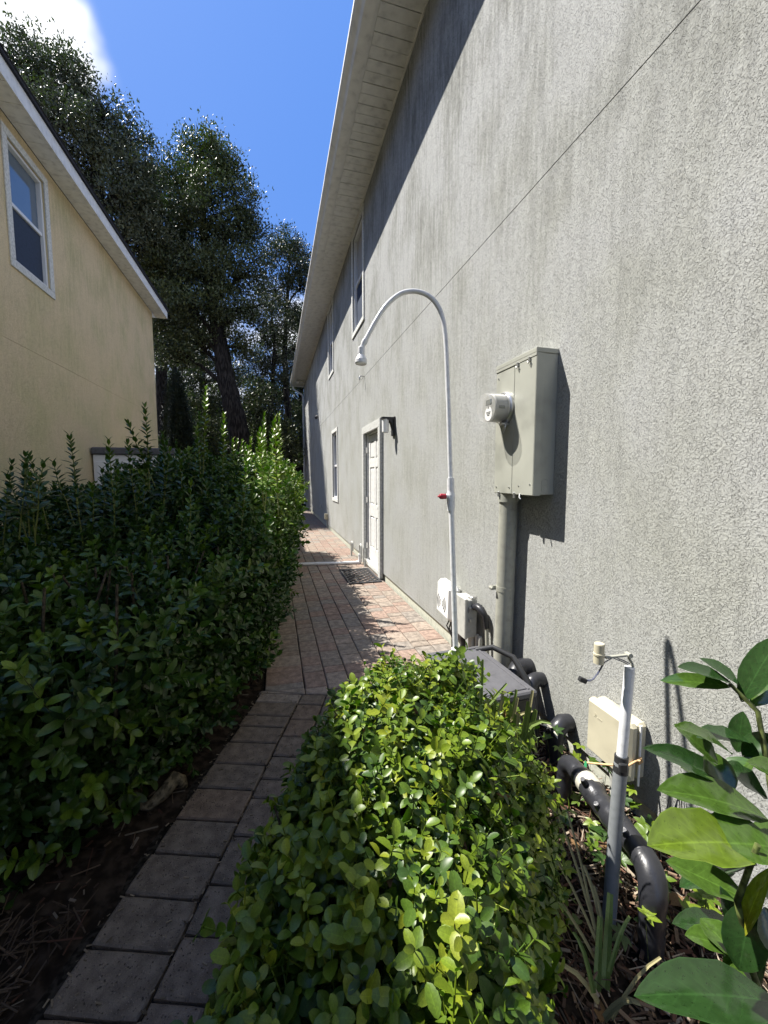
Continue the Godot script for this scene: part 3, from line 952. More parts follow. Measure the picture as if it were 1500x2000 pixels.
# ---------------------------------------------------------------- pipes and boxes along the wall
func wall_services() -> void:
	# white box with sound vents and the gray box beside it
	var t := thing("white_utility_box", "white plastic utility box with curved vent slots low on the wall", "utility box", Vector3(WX, 0.1, -3.13))
	var mb := MB.new()
	mb.box(Vector3(0.105, 0.31, 0.29), Transform3D(Basis(Vector3.RIGHT, 0.06), Vector3(WX - 0.066, 0.44, -3.13)), 0.03)
	part(t, "cover", mb, M.label_white)
	mb = MB.new()
	mb.box(Vector3(0.03, 0.26, 0.24), Transform3D(Basis(), Vector3(WX - 0.012, 0.43, -3.13)), 0.01)
	part(t, "backplate", mb, M.plastic_gray)
	mb = MB.new()
	for k in 3:
		for s in [-1.0, 1.0]:
			var arc := []
			for j in 7:
				var a := lerpf(-0.75, 0.75, j / 6.0)
				var r := 0.032 + 0.026 * k
				arc.append(Vector3(WX - 0.1195, 0.41 + sin(a) * r * 1.1, -3.15 + s * cos(a) * r))
			mb.tube(arc, [0.0035], 5)
	part(t, "vent_slots", mb, M.plastic_black)
	for k in 4:
		mb = MB.new()
		var a := Vector3(WX - 0.06, 0.30, -3.08 + 0.03 * k)
		mb.tube([a, a + Vector3(-0.03, -0.08, 0.02 * k - 0.02), a + Vector3(-0.01, -0.16, 0.05), a + Vector3(0.0, -0.32, 0.03 + 0.01 * k)], [0.006], 6)
		part(t, "cable", mb, M.plastic_black)
	t = thing("gray_utility_box", "narrow gray utility box with side latch beside the white vented box", "utility box", Vector3(WX, 0.1, -2.74))
	mb = MB.new()
	mb.box(Vector3(0.09, 0.30, 0.19), Transform3D(Basis(), Vector3(WX - 0.075, 0.425, -2.77)), 0.008)
	part(t, "body", mb, M.plastic_gray)
	mb = MB.new()
	mb.box(Vector3(0.022, 0.315, 0.205), Transform3D(Basis(), Vector3(WX - 0.125, 0.428, -2.77)), 0.006)
	part(t, "lid", mb, M.plastic_gray)
	mb = MB.new()
	mb.box(Vector3(0.03, 0.04, 0.02), Transform3D(Basis(), Vector3(WX - 0.095, 0.50, -2.665)), 0.004)
	mb.box(Vector3(0.02, 0.03, 0.02), Transform3D(Basis(), Vector3(WX - 0.095, 0.42, -2.665)), 0.004)
	mb.box(Vector3(0.05, 0.02, 0.05), Transform3D(Basis(Vector3.UP, 0.3), Vector3(WX - 0.06, 0.585, -2.70)), 0.003)
	part(t, "latch", mb, M.steel)
	mb = MB.new()
	mb.tube([Vector3(WX - 0.05, 0.28, -2.72), Vector3(WX - 0.05, -0.05, -2.71)], [0.028], 12)
	part(t, "conduit", mb, M.plastic_gray)
	mb = MB.new()
	mb.tube([Vector3(WX - 0.07, 0.28, -2.83), Vector3(WX - 0.075, 0.1, -2.82), Vector3(WX - 0.07, -0.05, -2.82)], [0.022], 10)
	part(t, "cable", mb, M.plastic_black)
	t = thing("black_cable_elbow", "black taped cable elbow bending down beside the gray box", "cable", Vector3(WX, 0, -2.6))
	mb = MB.new()
	mb.tube([Vector3(WX - 0.06, 0.52, -2.67), Vector3(WX - 0.06, 0.535, -2.62), Vector3(WX - 0.055, 0.525, -2.575), Vector3(WX - 0.04, 0.49, -2.545), Vector3(WX - 0.03, 0.40, -2.535)], [0.026, 0.03, 0.03, 0.024, 0.018], 12)
	part(t, "taped_bend", mb, M.foam_black)
	mb = MB.new()
	mb.tube([Vector3(WX - 0.03, 0.41, -2.535), Vector3(WX - 0.03, 0.25, -2.52), Vector3(WX - 0.035, 0.1, -2.50), Vector3(WX - 0.04, -0.05, -2.49)], [0.014], 8)
	part(t, "cable", mb, M.conduit_paint)
	t = thing("pipe_stub", "pair of short pale pipe stubs between the gray box and the conduit", "pipe", Vector3(WX, 0, -2.62))
	for k in 2:
		mb = MB.new()
		var z := -2.66 + 0.045 * k
		mb.tube([Vector3(WX - 0.035, 0, z), Vector3(WX - 0.035, 0.28, z), Vector3(WX - 0.035, 0.305, z)], [0.017, 0.017, 0.012], 10)
		part(t, "stub", mb, M.plastic_gray)

	# low lidded box
	t = thing("lidded_box", "low dark gray plastic box with flat lid under the meter conduit", "box", Vector3(1.04, 0, -1.88))
	var bx := Basis(Vector3.UP, 0.04)
	mb = MB.new()
	mb.box(Vector3(0.32, 0.44, 0.52), Transform3D(bx, Vector3(1.035, 0.20, -1.885)), 0.015)
	part(t, "body", mb, M.plastic_black)
	mb = MB.new()
	mb.box(Vector3(0.36, 0.035, 0.56), Transform3D(bx, Vector3(1.035, 0.437, -1.885)), 0.008)
	var lid := part(t, "lid", mb, M.lid_gray)
	mb = MB.new()
	for s in [-1.0, 1.0]:
		mb.box(Vector3(0.012, 0.006, 0.50), Transform3D(bx, Vector3(1.035 + s * 0.145, 0.4562, -1.885)), 0.002)
		mb.box(Vector3(0.29, 0.006, 0.012), Transform3D(bx, Vector3(1.035, 0.4566, -1.885 + s * 0.245)), 0.002)
	part(lid, "raised_rim", mb, M.lid_gray)
	mb = MB.new()
	mb.tube([Vector3(1.16, 0.45, -2.12), Vector3(1.25, 0.475, -2.08), Vector3(1.325, 0.45, -1.98), Vector3(1.345, 0.36, -1.87), Vector3(1.35, 0.2, -1.80), Vector3(1.35, 0.0, -1.78)], [0.017], 10)
	tag(part(self, "black_hose", mb, M.plastic_black), "black hose curving over the far edge of the dark lidded box", "hose")

	# taped refrigerant lines leaving the wall
	t = thing("taped_pipe_bundle", "bundle of black taped pipes leaving the wall behind the lidded box", "pipe bundle", Vector3(1.45, 0, -2.05))
	for q in [[Vector3(WX, 0.33, -2.05), Vector3(1.42, 0.34, -2.05), Vector3(1.37, 0.31, -2.02), Vector3(1.36, 0.2, -2.0), Vector3(1.36, -0.05, -1.98), 0.05], [Vector3(WX, 0.31, -1.93), Vector3(1.44, 0.32, -1.93), Vector3(1.40, 0.28, -1.91), Vector3(1.39, 0.15, -1.88), Vector3(1.38, -0.05, -1.85), 0.04]]:
		mb = MB.new()
		wrapped(mb, [q[0], q[1], q[2], q[3], q[4]], [q[5]], 74)
		part(t, "taped_pipe", mb, M.foam_black)
	t = thing("black_wall_elbow", "stubby black pipe elbow with ragged tape low on the wall", "pipe elbow", Vector3(1.45, 0, -1.70))
	mb = MB.new()
	mb.tube([Vector3(WX, 0.19, -1.70), Vector3(1.45, 0.195, -1.70), Vector3(1.405, 0.17, -1.69), Vector3(1.395, 0.1, -1.685), Vector3(1.39, -0.05, -1.68)], [0.044, 0.046, 0.046, 0.042, 0.042], 14)
	part(t, "elbow", mb, M.foam_black)
	mb = MB.new()
	for k in 6:
		var a := k * 1.1
		mb.leaf(Transform3D(Basis.from_euler(Vector3(-1.2 + sin(a) * 0.5, a, cos(a) * 0.6)), Vector3(1.38, 0.19, -1.68)), 0.06, 0.02, 0.1, 0.5)
	part(t, "torn_tape", mb, M.tape_gray)

	# taped pipe on two legs in the bed
	t = thing("insulated_pipe_arch", "black foam wrapped pipe arch standing on two legs in the mulch", "pipe", Vector3(1.16, 0, -1.15))
	mb = MB.new()
	var la := Vector3(1.232, -0.05, -1.425)
	var lb := Vector3(1.10, -0.05, -0.862)
	wrapped(mb, [la, Vector3(1.245, 0.10, -1.435), Vector3(1.252, 0.17, -1.435), Vector3(1.252, 0.205, -1.42), Vector3(1.245, 0.225, -1.38), Vector3(1.23, 0.23, -1.33)], [0.033, 0.033, 0.036, 0.038, 0.037, 0.035], 73)
	part(t, "leg", mb, M.foam_black)
	mb = MB.new()
	wrapped(mb, [Vector3(1.232, 0.23, -1.335), Vector3(1.225, 0.235, -1.30), Vector3(1.215, 0.235, -1.26), Vector3(1.205, 0.24, -1.22), Vector3(1.195, 0.238, -1.17), Vector3(1.18, 0.245, -1.10), Vector3(1.165, 0.25, -1.04)], [0.038, 0.043, 0.041, 0.045, 0.042, 0.045, 0.041], 71)
	part(t, "wrapped_run", mb, M.foam_black)
	mb = MB.new()
	mb.tube([Vector3(1.226, 0.236, -1.285), Vector3(1.212, 0.238, -1.225)], [0.0475], 16)
	part(t, "silver_tape", mb, M.tape_gray)
	mb = MB.new()
	wrapped(mb, [Vector3(1.168, 0.25, -1.05), Vector3(1.15, 0.255, -0.97), Vector3(1.135, 0.25, -0.92), Vector3(1.118, 0.22, -0.885), Vector3(1.105, 0.15, -0.872), lb], [0.039, 0.037, 0.041, 0.041, 0.036, 0.033], 72)
	part(t, "leg", mb, M.foam_black)
	for q in [[Vector3(1.168, 0.285, -1.235), 0.35], [Vector3(1.15, 0.26, -1.145), -0.2], [Vector3(1.132, 0.285, -1.005), 0.2]]:
		mb = MB.new()
		mb.tube([q[0] + Vector3(0.02, -0.03, 0), q[0], q[0] + Vector3(-0.008, 0.014, 0.0)], [0.013, 0.013, 0.009], 10)
		part(t, "test_cock", mb, M.foam_black)
	mb = MB.new()
	mb.box(Vector3(0.05, 0.006, 0.012), Transform3D(Basis(Vector3.UP, 0.8), Vector3(1.29, 0.24, -1.36)), 0.002)
	part(t, "valve_handle", mb, M.paint_green)

	# gray post with the sensor arm
	var d := 1.35
	var foot := at(1193, 1750, 1.34)
	t = thing("sensor_post", "leaning gray and white pipe post carrying a small sensor on an arm", "sensor post", foot * Vector3(1, 0, 1))
	mb = MB.new()
	var pg := at(1213, 1490, d)
	mb.tube([foot + (foot - pg) * 0.25, foot, at(1201, 1630, 1.345), pg], [0.0215], 16)
	part(t, "lower_pipe", mb, M.pvc_gray)
	mb = MB.new()
	var pq := at(1214, 1476, d)
	mb.tube([at(1212, 1508, d), at(1213, 1496, d), at(1213, 1494, d), pq], [0.0235, 0.0235, 0.0215, 0.0215], 14)
	mb.box(Vector3(0.028, 0.03, 0.012), Transform3D(cam_basis, at(1217, 1500, d - 0.022)), 0.003)
	part(t, "coupling", mb, M.plastic_black)
	mb = MB.new()
	var pt := at(1230, 1303, d)
	mb.tube([pq - Vector3(0, 0.02, 0) + (pt - pq) * 0.0, pt], [0.0165], 16)
	part(t, "upper_pipe", mb, M.pvc_white)
	mb = MB.new()
	var j := at(1228, 1279, d)
	mb.tube([pt + Vector3(0.012, -0.005, 0), pt + Vector3(0.010, 0.01, 0), j + Vector3(0.004, -0.015, 0), j], [0.006], 8, true, 0.5)
	var a0 := at(1182, 1284, d)
	mb.tube([j, a0], [0.0095], 8, true, 0.35)
	mb.lathe([Vector2(0, -0.012), Vector2(0.008, -0.012), Vector2(0.008, 0.012), Vector2(0, 0.012)], Transform3D(cam_basis * Basis(Vector3.RIGHT, PI / 2), j), 10)
	part(t, "arm", mb, M.conduit_paint)
	mb = MB.new()
	var sb := at(1169, 1295, d)
	mb.lathe([Vector2(0, 0), Vector2(0.0165, 0), Vector2(0.0165, 0.028), Vector2(0.0185, 0.029), Vector2(0.0185, 0.035), Vector2(0.0165, 0.036), Vector2(0.0165, 0.066), Vector2(0.015, 0.069), Vector2(0, 0.069)], Transform3D(Basis(), sb), 18)
	part(t, "sensor", mb, M.plastic_beige)
	mb = MB.new()
	for s in [-0.003, 0.003]:
		var o := Vector3(0, s, s)
		mb.tube([pt + Vector3(-0.005, 0.012, 0) + o, at(1214, 1290, d) + o, at(1198, 1284, d) + o, at(1180, 1294, d) + o, at(1168, 1315, d) + o, at(1156, 1329, d) + o * 1.5, at(1143, 1329, d) + o], [0.0018], 5)
	part(t, "wire", mb, M.wire_blue)
	mb = MB.new()
	mb.box(Vector3(0.026, 0.016, 0.016), Transform3D(cam_basis * Basis(Vector3.BACK, -0.4), at(1138, 1328, d)), 0.002)
	part(t, "connector", mb, M.plastic_black)

	# beige box
	t = thing("beige_cable_box", "beige plastic cable box on the wall tied with orange string", "cable box", Vector3(WX, 0.2, -1.36))
	mb = MB.new()
	mb.box(Vector3(0.05, 0.25, 0.235), Transform3D(Basis(), Vector3(WX - 0.025, 0.34, -1.368)), 0.012)
	part(t, "base", mb, M.plastic_beige)
	mb = MB.new()
	mb.box(Vector3(0.045, 0.258, 0.243), Transform3D(Basis(), Vector3(WX - 0.074, 0.34, -1.368)), 0.018)
	part(t, "cover", mb, M.plastic_beige)
	mb = MB.new()
	for k in 2:   # the moulded mark on the cover: two curved strokes and a short word-like bar
		var arc := []
		for q in 5: arc.append(Vector3(WX - 0.0965, 0.408 + 0.010 * sin(lerpf(-1.4, 1.4, q / 4.0)), -1.445 + 0.006 * k + 0.010 * cos(lerpf(-1.4, 1.4, q / 4.0))))
		mb.tube(arc, [0.0012], 5)
	for k in 4: mb.box(Vector3(0.002, 0.007, 0.004), Transform3D(Basis(), Vector3(WX - 0.0968, 0.400, -1.420 + 0.007 * k)), 0.0005)
	part(t, "moulded_mark", mb, M.plastic_beige)
	mb = MB.new()
	mb.tube([Vector3(WX - 0.045, 0.465, -1.246), Vector3(WX - 0.047, 0.20, -1.243)], [0.005], 8)
	part(t, "hinge_rod", mb, M.label_white)
	mb = MB.new()
	mb.tube([Vector3(WX - 0.06, 0.235, -1.36), Vector3(WX - 0.05, 0.10, -1.355), Vector3(WX - 0.05, -0.05, -1.35)], [0.019], 12)
	part(t, "conduit", mb, M.plastic_gray)
	mb = MB.new()
	mb.tube([Vector3(WX - 0.06, 0.325, -1.236), Vector3(WX - 0.10, 0.30, -1.245), Vector3(WX - 0.14, 0.27, -1.30), Vector3(WX - 0.20, 0.235, -1.38)], [0.0045], 6)
	mb.tube([Vector3(WX - 0.06, 0.325, -1.236), Vector3(WX - 0.055, 0.335, -1.23), Vector3(WX - 0.05, 0.32, -1.228), Vector3(WX - 0.06, 0.31, -1.232), Vector3(WX - 0.065, 0.328, -1.23)], [0.006], 6)
	part(t, "string", mb, M.string_tan)
	# loose wires on the wall
	t = thing("loose_wire", "thin dark loose wires hanging on the wall by the beige box", "wire", Vector3(WX, 0, -1.1))
	for k in 2:
		mb = MB.new()
		mb.tube([Vector3(WX - 0.012, 0.02, -1.13 + 0.02 * k), Vector3(WX - 0.015, 0.16, -1.14 + 0.015 * k), Vector3(WX - 0.02, 0.27, -1.125), Vector3(WX - 0.02, 0.31, -1.10), Vector3(WX - 0.015, 0.27, -1.085 - 0.01 * k), Vector3(WX - 0.012, 0.1, -1.07), Vector3(WX - 0.012, 0.0, -1.06)], [0.002], 5)
		part(t, "strand", mb, M.plastic_black)


# ---------------------------------------------------------------- things on the path
func path_things() -> void:
	# mat: a lattice of rubber bars inside a border
	var t := thing("door_mat", "black rubber lattice door mat lying in front of the white door", "door mat", Vector3(1.21, 0, -5.85))
	var x0 := 0.975
	var x1 := 1.455
	var z0 := -6.30
	var z1 := -5.42
	var mb := MB.new()
	for b in [[x0, x1, z0, z0 + 0.03], [x0, x1, z1 - 0.03, z1], [x0, x0 + 0.03, z0 + 0.03, z1 - 0.03], [x1 - 0.03, x1, z0 + 0.03, z1 - 0.03]]:
		mb.span(Vector3(b[0], 0.003, b[2]), Vector3(b[1], 0.018, b[3]), 0.003)
	part(t, "border", mb, M.rubber)
	mb = MB.new()
	var nx := 4
	var nz := 7
	var sx := (x1 - x0 - 0.06) / nx
	var sz := (z1 - z0 - 0.06) / nz
	for a in nx:
		for b in nz:
			var c := Vector3(x0 + 0.03 + sx * (a + 0.5), 0.010, z0 + 0.03 + sz * (b + 0.5))
			for k in 4:
				mb.box(Vector3(sx * 0.62, 0.011, 0.013), Transform3D(Basis(Vector3.UP, PI / 4 + k * PI / 2), c + Vector3(sx * 0.27 * (1 if k in [0, 3] else -1), 0.0002 * k, sz * 0.27 * (1 if k in [2, 3] else -1))), 0.002)
			mb.box(Vector3(sx * 0.36, 0.011, 0.012), Transform3D(Basis(Vector3.UP, PI / 4), c), 0.002)
			mb.box(Vector3(sx * 0.36, 0.0114, 0.012), Transform3D(Basis(Vector3.UP, -PI / 4), c), 0.002)
	part(t, "lattice", mb, M.rubber)
	# drain pipe across the path
	t = thing("white_drain_pipe", "white plastic drain pipe crossing the brick path beyond the mat", "drain pipe", Vector3(0.8, 0, -6.75))
	mb = MB.new()
	mb.tube([Vector3(-0.1, 0.028, -6.86), Vector3(0.6, 0.028, -6.80), Vector3(1.37, 0.028, -6.70)], [0.026], 12)
	part(t, "pipe", mb, M.pvc_white)
	mb = MB.new()
	mb.tube([Vector3(1.34, 0.029, -6.704), Vector3(1.385, 0.032, -6.698), Vector3(1.40, 0.05, -6.696), Vector3(1.402, 0.17, -6.696)], [0.032], 12)
	mb.tube([Vector3(1.402, 0.15, -6.696), Vector3(1.402, 0.175, -6.696)], [0.036], 12)
	part(t, "elbow", mb, M.pvc_white)
	var cane := func(x: float, z: float, hgt: float, label: String) -> void:
		var c := thing("condensate_pipe", label, "pipe", Vector3(x, 0, z))
		var m := MB.new()
		m.tube([Vector3(x, 0.0, z), Vector3(x, hgt - 0.03, z), Vector3(x, hgt, z + 0.02), Vector3(x, hgt + 0.012, z + 0.06), Vector3(x, hgt, z + 0.10), Vector3(x, hgt - 0.03, z + 0.12), Vector3(x, 0.12, z + 0.12)], [0.018], 10)
		part(c, "bend", m, M.plastic_gray)
		m = MB.new()
		m.tube([Vector3(x, hgt - 0.06, z), Vector3(x, hgt - 0.015, z)], [0.023], 10)
		part(c, "collar", m, M.plastic_gray)
	cane.call(1.40, -6.70, 0.34, "candy cane shaped pipe standing in the white drain pipe's elbow")
	cane.call(1.39, -7.45, 0.27, "short bent pipe on the path beyond the drain pipe")
	mb = MB.new()
	mb.tube([Vector3(1.44, 0.0, -6.48), Vector3(1.44, 0.13, -6.48)], [0.02], 10)
	tag(part(self, "clean_out", mb, M.plastic_gray), "gray pipe stub on the path between drain elbow and door", "pipe stub")


# ---------------------------------------------------------------- ground and brick path
func inset(poly: PackedVector2Array, by: float) -> PackedVector2Array:
	var n := poly.size()
	var out := PackedVector2Array()
	var turn := 1.0 if not Geometry2D.is_polygon_clockwise(poly) else -1.0
	for k in n:
		var a := poly[(k + n - 1) % n]
		var b := poly[k]
		var c := poly[(k + 1) % n]
		var d1 := (b - a).normalized()
		var d2 := (c - b).normalized()
		var n1 := Vector2(-d1.y, d1.x) * turn
		var n2 := Vector2(-d2.y, d2.x) * turn
		var m := (n1 + n2).normalized()
		out.append(b + m * by / maxf(0.35, m.dot(n1)))
	return out


func paver_shape(mb: MB, poly: PackedVector2Array, top: float, tilt: Vector2) -> bool:
	var box := Rect2(poly[0], Vector2.ZERO)
	for p in poly: box = box.expand(p)
	if box.size.x < 0.025 or box.size.y < 0.025: return false
	var mid := box.get_center()
	var rim := inset(poly, 0.0032)
	var cap := inset(poly, 0.0095)
	var yy := func(p: Vector2, drop: float) -> Vector3: return Vector3(p.x, top - drop + (p - mid).dot(tilt), p.y)
	var from := Vector3(mid.x, top - 0.03, mid.y)
	var n := poly.size()
	for k in n:
		var j := (k + 1) % n
		mb.quad_out(yy.call(rim[k], 0.0055), yy.call(rim[j], 0.0055), yy.call(cap[j], 0.0), yy.call(cap[k], 0.0), from)
		mb.quad_out(yy.call(rim[k], 0.045), yy.call(rim[j], 0.045), yy.call(rim[j], 0.0055), yy.call(rim[k], 0.0055), from)
	for k in range(1, n - 1):
		mb.tri_out(yy.call(cap[0], 0.0), yy.call(cap[k], 0.0), yy.call(cap[k + 1], 0.0), from)
	return true


func ground_and_path() -> void:
	var mb := MB.new()
	mb.quad(Vector3(-120, -0.05, 120), Vector3(120, -0.05, 120), Vector3(120, -0.05, -120), Vector3(-120, -0.05, -120))
	structure("ground", mb, M.soil)
	# planting beds, uneven
	var f := noise(FastNoiseLite.TYPE_SIMPLEX_SMOOTH, 2.2, 3, 17)
	for b in [[-3.12, -0.02, -10.4, 1.6, "planting_bed"], [0.1, 1.515, -2.46, 1.6, "mulch_bed"]]:
		mb = MB.new()
		var nx := 24
		var nz := 60
		var pos := func(i: int, j: int) -> Vector3:
			var x := lerpf(b[0], b[1], i / float(nx))
			var z := lerpf(b[2], b[3], j / float(nz))
			var q := Vector2(x - 0.15, z + 2.71)
			var r := q.dot(Vector2(0.946, 0.325))
			var edge := smoothstep(0.0, 0.12, r - 0.36) if b[0] > 0.0 else smoothstep(0.0, 0.10, -0.32 - r if z > -2.8 else -0.12 - x)
			return Vector3(x, lerpf(-0.03, 0.012 + 0.022 * f.get_noise_2d(x, z), edge), z)
		for j in nz + 1:
			for i in nx + 1:
				var p: Vector3 = pos.call(i, j)
				var nn: Vector3 = (pos.call(i, j + 1) - p).cross(pos.call(i + 1, j) - p).normalized()
				mb.vert(p, nn)
		for j in nz:
			for i in nx:
				var a := j * (nx + 1) + i
				mb.ix.append_array(PackedInt32Array([a, a + 1, a + nx + 2, a, a + nx + 2, a + nx + 1]))
		structure(b[4], mb, M.soil)
	var lane_o := Vector2(0.15, -2.71)
	var lane_t := Vector2(-0.325, 0.946)
	var lane_r := Vector2(0.946, 0.325)
	mb = MB.new()
	mb.quad(Vector3(-0.2, -0.024, -2.4), Vector3(1.512, -0.024, -2.4), Vector3(1.512, -0.024, -20.6), Vector3(-0.2, -0.024, -20.6))
	var c4 := []
	for q in [[-0.33, 2.6], [0.36, 2.6], [0.36, 0.1], [-0.33, -0.06]]:
		var p: Vector2 = lane_o + lane_r * q[0] + lane_t * q[1]
		c4.append(Vector3(p.x, -0.020, p.y))
	mb.quad(c4[0], c4[1], c4[2], c4[3])
	var path := structure("brick_path", mb, M.joint_sand)
	var r := RandomNumberGenerator.new()
	r.seed = 41
	var polys := []
	var region := PackedVector2Array([Vector2(-0.11, -2.83), Vector2(0.15, -2.715), Vector2(0.75, -2.535), Vector2(1.506, -2.46), Vector2(1.506, -20.5), Vector2(-0.11, -20.5)])
	var edges := [-0.10, 0.1743, 0.335, 0.5, 0.665, 0.83, 0.995, 1.16, 1.325, 1.504]
	for k in edges.size() - 1:
		var z := -2.40 - 0.05 * (k % 3)
		while z > -20.45:
			var len: float = [0.165, 0.165, 0.235, 0.11][r.randi() % 4] + r.randf_range(-0.004, 0.004)
			if k == 0: len *= 0.8
			var z1 := maxf(z - len, -20.5)
			var j := r.randf_range(-0.002, 0.002)
			var q := PackedVector2Array([Vector2(edges[k] + j, z), Vector2(edges[k] + j, z1), Vector2(edges[k + 1] + j, z1), Vector2(edges[k + 1] + j, z)])
			for c in Geometry2D.intersect_polygons(q, region): polys.append(c)
			z = z1
	# the near run, turned towards the camera's left
	polys.append(PackedVector2Array([Vector2(-0.125, -2.832), Vector2(-0.145, -2.800), Vector2(0.148, -2.712), Vector2(-0.105, -2.83)]))
	for col in [[-0.29, 0.0], [0.0, 0.17], [0.17, 0.34]]:
		var t := 0.0
		var k := 0
		var steps := [0.11, 0.15, 0.11, 0.145, 0.17, 0.17, 0.178, 0.16, 0.164, 0.16]
		while t < 2.4:
			var len: float = steps[k] if k < steps.size() and col[0] < 0.0 else [0.165, 0.12, 0.2][r.randi() % 3]
			var jl := r.randf_range(-0.006, 0.006)
			var q := PackedVector2Array()
			for w in [[col[0] + (jl if col[0] < 0.0 else 0.0), t], [col[1], t], [col[1], t + len], [col[0] + (jl if col[0] < 0.0 else 0.0), t + len]]:
				q.append(lane_o + lane_r * w[0] + lane_t * (w[1] + 0.03 * absf(w[0]) * 0.0))
			polys.append(q)
			t += len
			k += 1
	polys.sort_custom(func(a, b): return a[0].distance_squared_to(Vector2.ZERO) < b[0].distance_squared_to(Vector2.ZERO))
	var rest := []
	for k in 6: rest.append(MB.new())
	var made := 0
	var tone_map := noise(FastNoiseLite.TYPE_SIMPLEX_SMOOTH, 0.5, 2, 3)
	for q in polys:
		var m := clampi(int(2.5 + tone_map.get_noise_2d(q[0].x, q[0].y) * 3.0 + r.randf_range(-2.4, 2.4)), 0, 5)
		var tilt := Vector2(r.randf_range(-0.010, 0.010), r.randf_range(-0.010, 0.010))
		var top := r.randf_range(-0.0015, 0.0015)
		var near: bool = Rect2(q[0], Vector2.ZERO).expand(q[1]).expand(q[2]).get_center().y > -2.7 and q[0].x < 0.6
		if near:
			var rough := PackedVector2Array()
			var mid := Vector2.ZERO
			for p in q: mid += p / float(q.size())
			for i in q.size():
				var p0: Vector2 = q[i]
				var p1: Vector2 = q[(i + 1) % q.size()]
				rough.append(p0.lerp(mid, r.randf_range(0.01, 0.05)))
				if p0.distance_to(p1) > 0.08:
					for along in [0.25, 0.5, 0.75]: rough.append(p0.lerp(p1, along).lerp(mid, r.randf_range(0.0, 0.022)))
			q = rough
		if made < 299:
			mb = MB.new()
			if paver_shape(mb, q, top, tilt):
				part(path, "paver", mb, M["shaded_paver_%d" % (m % 3)] if near else M["paver_%d" % m])
				made += 1
		else:
			paver_shape(rest[m], q, top, tilt)
	for k in 6:
		if rest[k].v.size() == 0: continue
		var o := part(path, "far_pavers", rest[k], M["paver_%d" % k])
		o.set_meta("kind", "stuff")


func scatter(called: String, mesh: Mesh, material: Material, xfs: Array, cols: Array, parent: Node, kind := "stuff") -> MultiMeshInstance3D:
	var mm := MultiMesh.new()
	mm.transform_format = MultiMesh.TRANSFORM_3D
	mm.use_colors = true
	mm.mesh = mesh
	mm.instance_count = xfs.size()
	for k in xfs.size():
		mm.set_instance_transform(k, xfs[k])
		mm.set_instance_color(k, cols[k])
	var o := MultiMeshInstance3D.new()
	o.multimesh = mm
	o.material_override = material
	o.name = numbered(called) if parent == self else called
	parent.add_child(o, true)
	if parent != self and parent.get_parent() == self and not parent is MeshInstance3D:
		o.position = -parent.position
	if kind: o.set_meta("kind", kind)
	return o


